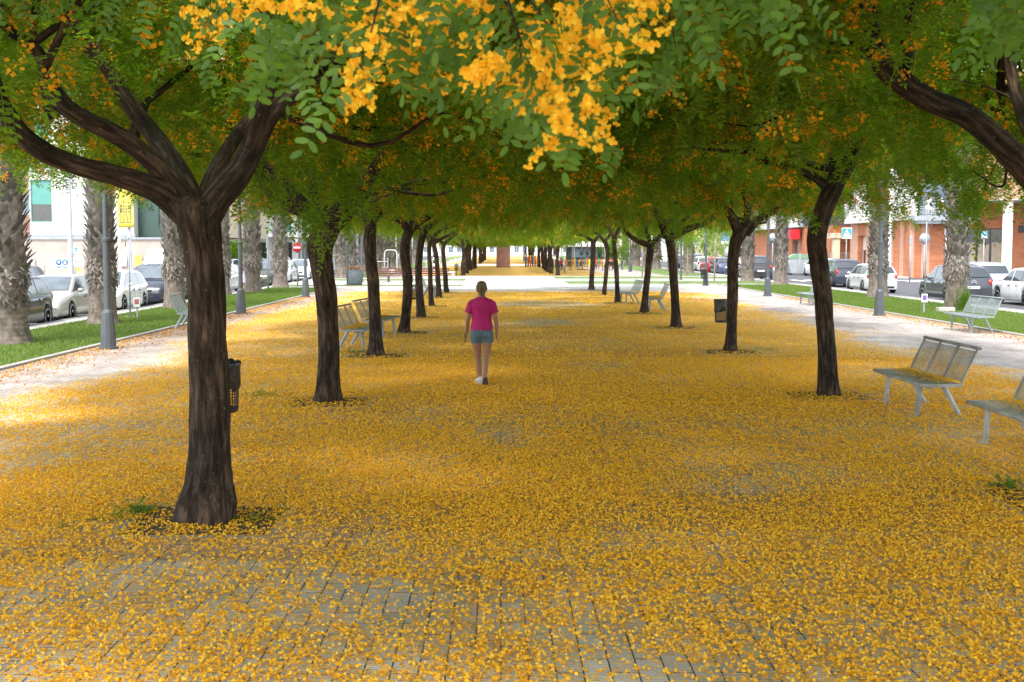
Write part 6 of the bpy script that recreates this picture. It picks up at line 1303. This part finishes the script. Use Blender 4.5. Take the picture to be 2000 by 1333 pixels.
blob('shorts', [('L', [(.74, -.01, .01, .15, .10), (.79, 0, 0, .172, .125), (.87, 0, 0, .172, .125), (.9, 0, 0, .165, .12)]), ('T', ([(-.088, 0, .84), (-.086, .025, .76), (-.085, .045, .675)], [.094, .096, .095])), ('T', ([(.088, 0, .84), (.088, .01, .76), (.09, .018, .675)], [.094, .096, .095]))], M_DENIM, t, .008, 3)
for s in (-1, 1): b = MB(); b.b2(s * .085 - .045, s * .085 + .045, -.128, -.118, .765, .85); b.build('back_pocket', M_DENIM, t, bevel=.004)
b = MB(); b.ell((0, -.022, 1.535), (.086, .098, .098), 20, 14); b.ell((.01, -.085, 1.46), (.05, .04, .06), 12, 10); b.ell((-.02, -.1, 1.50), (.055, .03, .05), 12, 8); b.ell((0, -.03, 1.59), (.07, .08, .05), 12, 8); b.ell((.005, -.125, 1.545), (.042, .036, .042), 12, 8)
o = b.build('hair', M_HAIR, t); r = o.modifiers.new('merge', 'REMESH'); r.mode = 'VOXEL'; r.voxel_size = .008; r.use_smooth_shade = True; tx_ = bpy.data.textures.new('hair clumps', 'CLOUDS'); tx_.noise_scale = .025; d_ = o.modifiers.new('strands', 'DISPLACE'); d_.texture = tx_; d_.strength = .022; d_.mid_level = .5
for s in (-1, 1): b = MB(); b.tube([(s * .083, -.02, 1.515), (s * .086, .05, 1.52), (s * .06, .1, 1.515)], .006, 6); b.build('glasses_arm', M_BLACK, t)
b = MB(); b.ell((-.032, .105, 1.513), (.026, .008, .02)); b.ell((.032, .105, 1.513), (.026, .008, .02)); b.build('glasses_lens', M_GLASS, t)
b = MB(); b.ell((0, .096, 1.455), (.022, .008, .007)); b.build('mouth', pbr('lips', (.35, .12, .1), .5), t)
M_SHOE = pbr('white trainer', (.62, .61, .58), .7, .12, 20); M_SOLE = pbr('dark sole', (.07, .05, .045), .8, .3, 30)
def shoe(p, rx, rz):
    b = MB(); secs = [(-.07, .03, .03, .045), (-.05, .036, .04, .06), (0, .036, .035, .055), (.06, .044, .022, .035), (.12, .044, .016, .024), (.165, .026, .012, .014)]; n = 14; vs = []
    for yy, w_, zc, h in secs:
        for k in range(n): a = 2 * PI * k / n; vs.append((w_ * math.cos(a), yy, .03 + zc + h * math.sin(a) if math.sin(a) > 0 else .03 + zc + min(zc, h) * math.sin(a)))
    b.add(vs, [(i * n + k, i * n + (k + 1) % n, (i + 1) * n + (k + 1) % n, (i + 1) * n + k) for i in range(len(secs) - 1) for k in range(n)] + [tuple(range(n))[::-1], tuple((len(secs) - 1) * n + k for k in range(n))], True)
    o = b.build('shoe', M_SHOE, t, p); o.rotation_euler = (rx, 0, rz); b = MB(); b.poly([(-.03, -.075, 0), (.03, -.075, 0), (.038, 0, 0), (.048, .09, 0), (.036, .16, 0), (0, .178, 0), (-.036, .16, 0), (-.048, .09, 0), (-.034, 0, 0)], (0, 0, .03)); b.build('sole', M_SOLE if rx else M_SHOE, o, bevel=.006)
shoe((-.035, .15, 0), 0, .35); shoe((.055, -.235, .115), -1.05, -.05)
t2 = thing('smartphone', (X - .262, Y + .085, .735), "black phone held in the walking person's left hand", 'phone'); b = MB(); b.box((0, 0, 0), (.012, .075, .155), rx=.1); b.build('case', M_BLACK, t2, bevel=.004); b = MB(); b.box((-.0075, 0, 0), (.002, .066, .14), rx=.1); b.build('screen', M_GLASS, t2)

def person(x, y, z, label, shirt, legs, skin=SKIN2, hair=(.03, .02, .015), rz=0, sit=False, dress=False, h=1.0, name='person'):
    t = thing(name, (x, y, z), label, 'person', None, rz); t.scale = (h, h, h); d = -.42 if sit else 0
    body = [('L', [(.82 + d, 0, 0, .15, .1), (1.02 + d, 0, 0, .13, .095), (1.27 + d, 0, 0, .165, .1), (1.37 + d, 0, 0, .08, .06), (1.46 + d, 0, 0, .05, .05)]), ('E', ((0, .01, 1.53 + d), (.08, .095, .115), 14, 10)), ('E', ((0, .11, 1.52 + d), (.014, .02, .02)))]
    if sit:
        for s in (-1, 1): body += limb_([(s * .09, 0, .45), (s * .1, .4, .46), (s * .1, .42, .08)], [.08, .058, .038]) + [('E', ((s * .1, .48, .04), (.04, .12, .035)))]
    else:
        for s in (-1, 1): body += limb_([(s * .09, 0, .85), (s * .09, s * .06, .47), (s * .09, s * .14, .09)], [.082, .055, .036]) + [('E', ((s * .09, s * .14 + .06, .035), (.04, .12, .035)))]
    for s in (-1, 1): body += limb_([(s * .17, 0, 1.32 + d), (s * .22, -.02, 1.07 + d), (s * .16, .2, 1.0 + d)], [.046, .037, .026]) + hand((s * .16, .2, 1.0 + d), (-s * .2, 1, 0), .4, 1)
    blob('body', body, skin, t, .014, 2)
    m = pbr('cloth ' + str(shirt), shirt, .8); m2 = pbr('cloth ' + str(legs), legs, .8)
    if dress: blob('dress', [('L', [(.45, 0, 0, .24, .2), (.75, 0, 0, .2, .16), (1.03, 0, 0, .145, .11), (1.27, 0, 0, .178, .115), (1.36, 0, 0, .11, .08)])], m, t, .016, 2)
    else:
        blob('shirt', [('L', [(.86 + d, 0, 0, .17, .125), (1.03 + d, 0, 0, .15, .11), (1.27 + d, 0, 0, .178, .115), (1.37 + d, 0, 0, .1, .075)]), ('T', ([(-.13, 0, 1.32 + d), (-.215, -.01, 1.14 + d)], [.06, .06])), ('T', ([(.13, 0, 1.32 + d), (.215, -.01, 1.14 + d)], [.06, .06]))], m, t, .016, 2)
        if sit: blob('trousers', limb_([(-.09, 0, .46), (-.1, .4, .47), (-.1, .42, .14)], [.09, .07, .055]) + limb_([(.09, 0, .46), (.1, .4, .47), (.1, .42, .14)], [.09, .07, .055]), m2, t, .016, 2)
        else: blob('trousers', limb_([(-.09, 0, .86), (-.09, -.06, .47), (-.09, -.14, .12)], [.095, .072, .056]) + limb_([(.09, 0, .86), (.09, .06, .47), (.09, .14, .12)], [.095, .072, .056]), m2, t, .016, 2)
    b = MB(); b.ell((0, -.02, 1.56 + d), (.09, .1, .105), 12, 8); b.build('hair', pbr('hair ' + str(hair), hair, .6), t); return t
g = PY(481, 560, 60.5); person(g.x, 60.5, -.0, 'person in a lavender dress standing by the left palm', (.42, .38, .48), (.4, .38, .5), dress=True, rz=-1.4)
g = PY(1742, 500, 92); person(g.x - .5, 91, -.1, 'person in white top at the shop entrance', (.6, .56, .52), (.06, .09, .18), rz=.4); person(g.x - 1.4, 90.4, -.1, 'person in pale top standing left of the shop entrance', (.55, .42, .36), (.1, .1, .14), rz=-.6)
g = PY(1410, 500, 108); person(22, 108, -.12, 'person in black whose head shows above the blue car', (.02, .02, .02), (.03, .03, .04), rz=1.2, h=1.12)
person(10.3, 120.8, 0, 'seated cafe guest in pale blue', (.42, .48, .55), (.05, .05, .08), sit=True, rz=PI); person(9.1, 121.2, 0, 'seated cafe guest in dark top beside the forked tree', (.05, .04, .04), (.04, .04, .05), sit=True, rz=PI + .5); person(5.9, 121.5, 0, 'seated cafe guest in red left of the parasol', (.5, .05, .08), (.05, .05, .08), sit=True, rz=PI)
person(-5.5, 205, 0, 'far walker in white beyond the slab, left one', (.6, .6, .6), (.5, .5, .5)); person(-4.6, 203, 0, 'far walker in pale pink beyond the slab', (.6, .5, .48), (.3, .3, .34)); person(3.6, 190, 0, 'far walker in pale blue right of the slab', (.5, .55, .6), (.05, .12, .3))
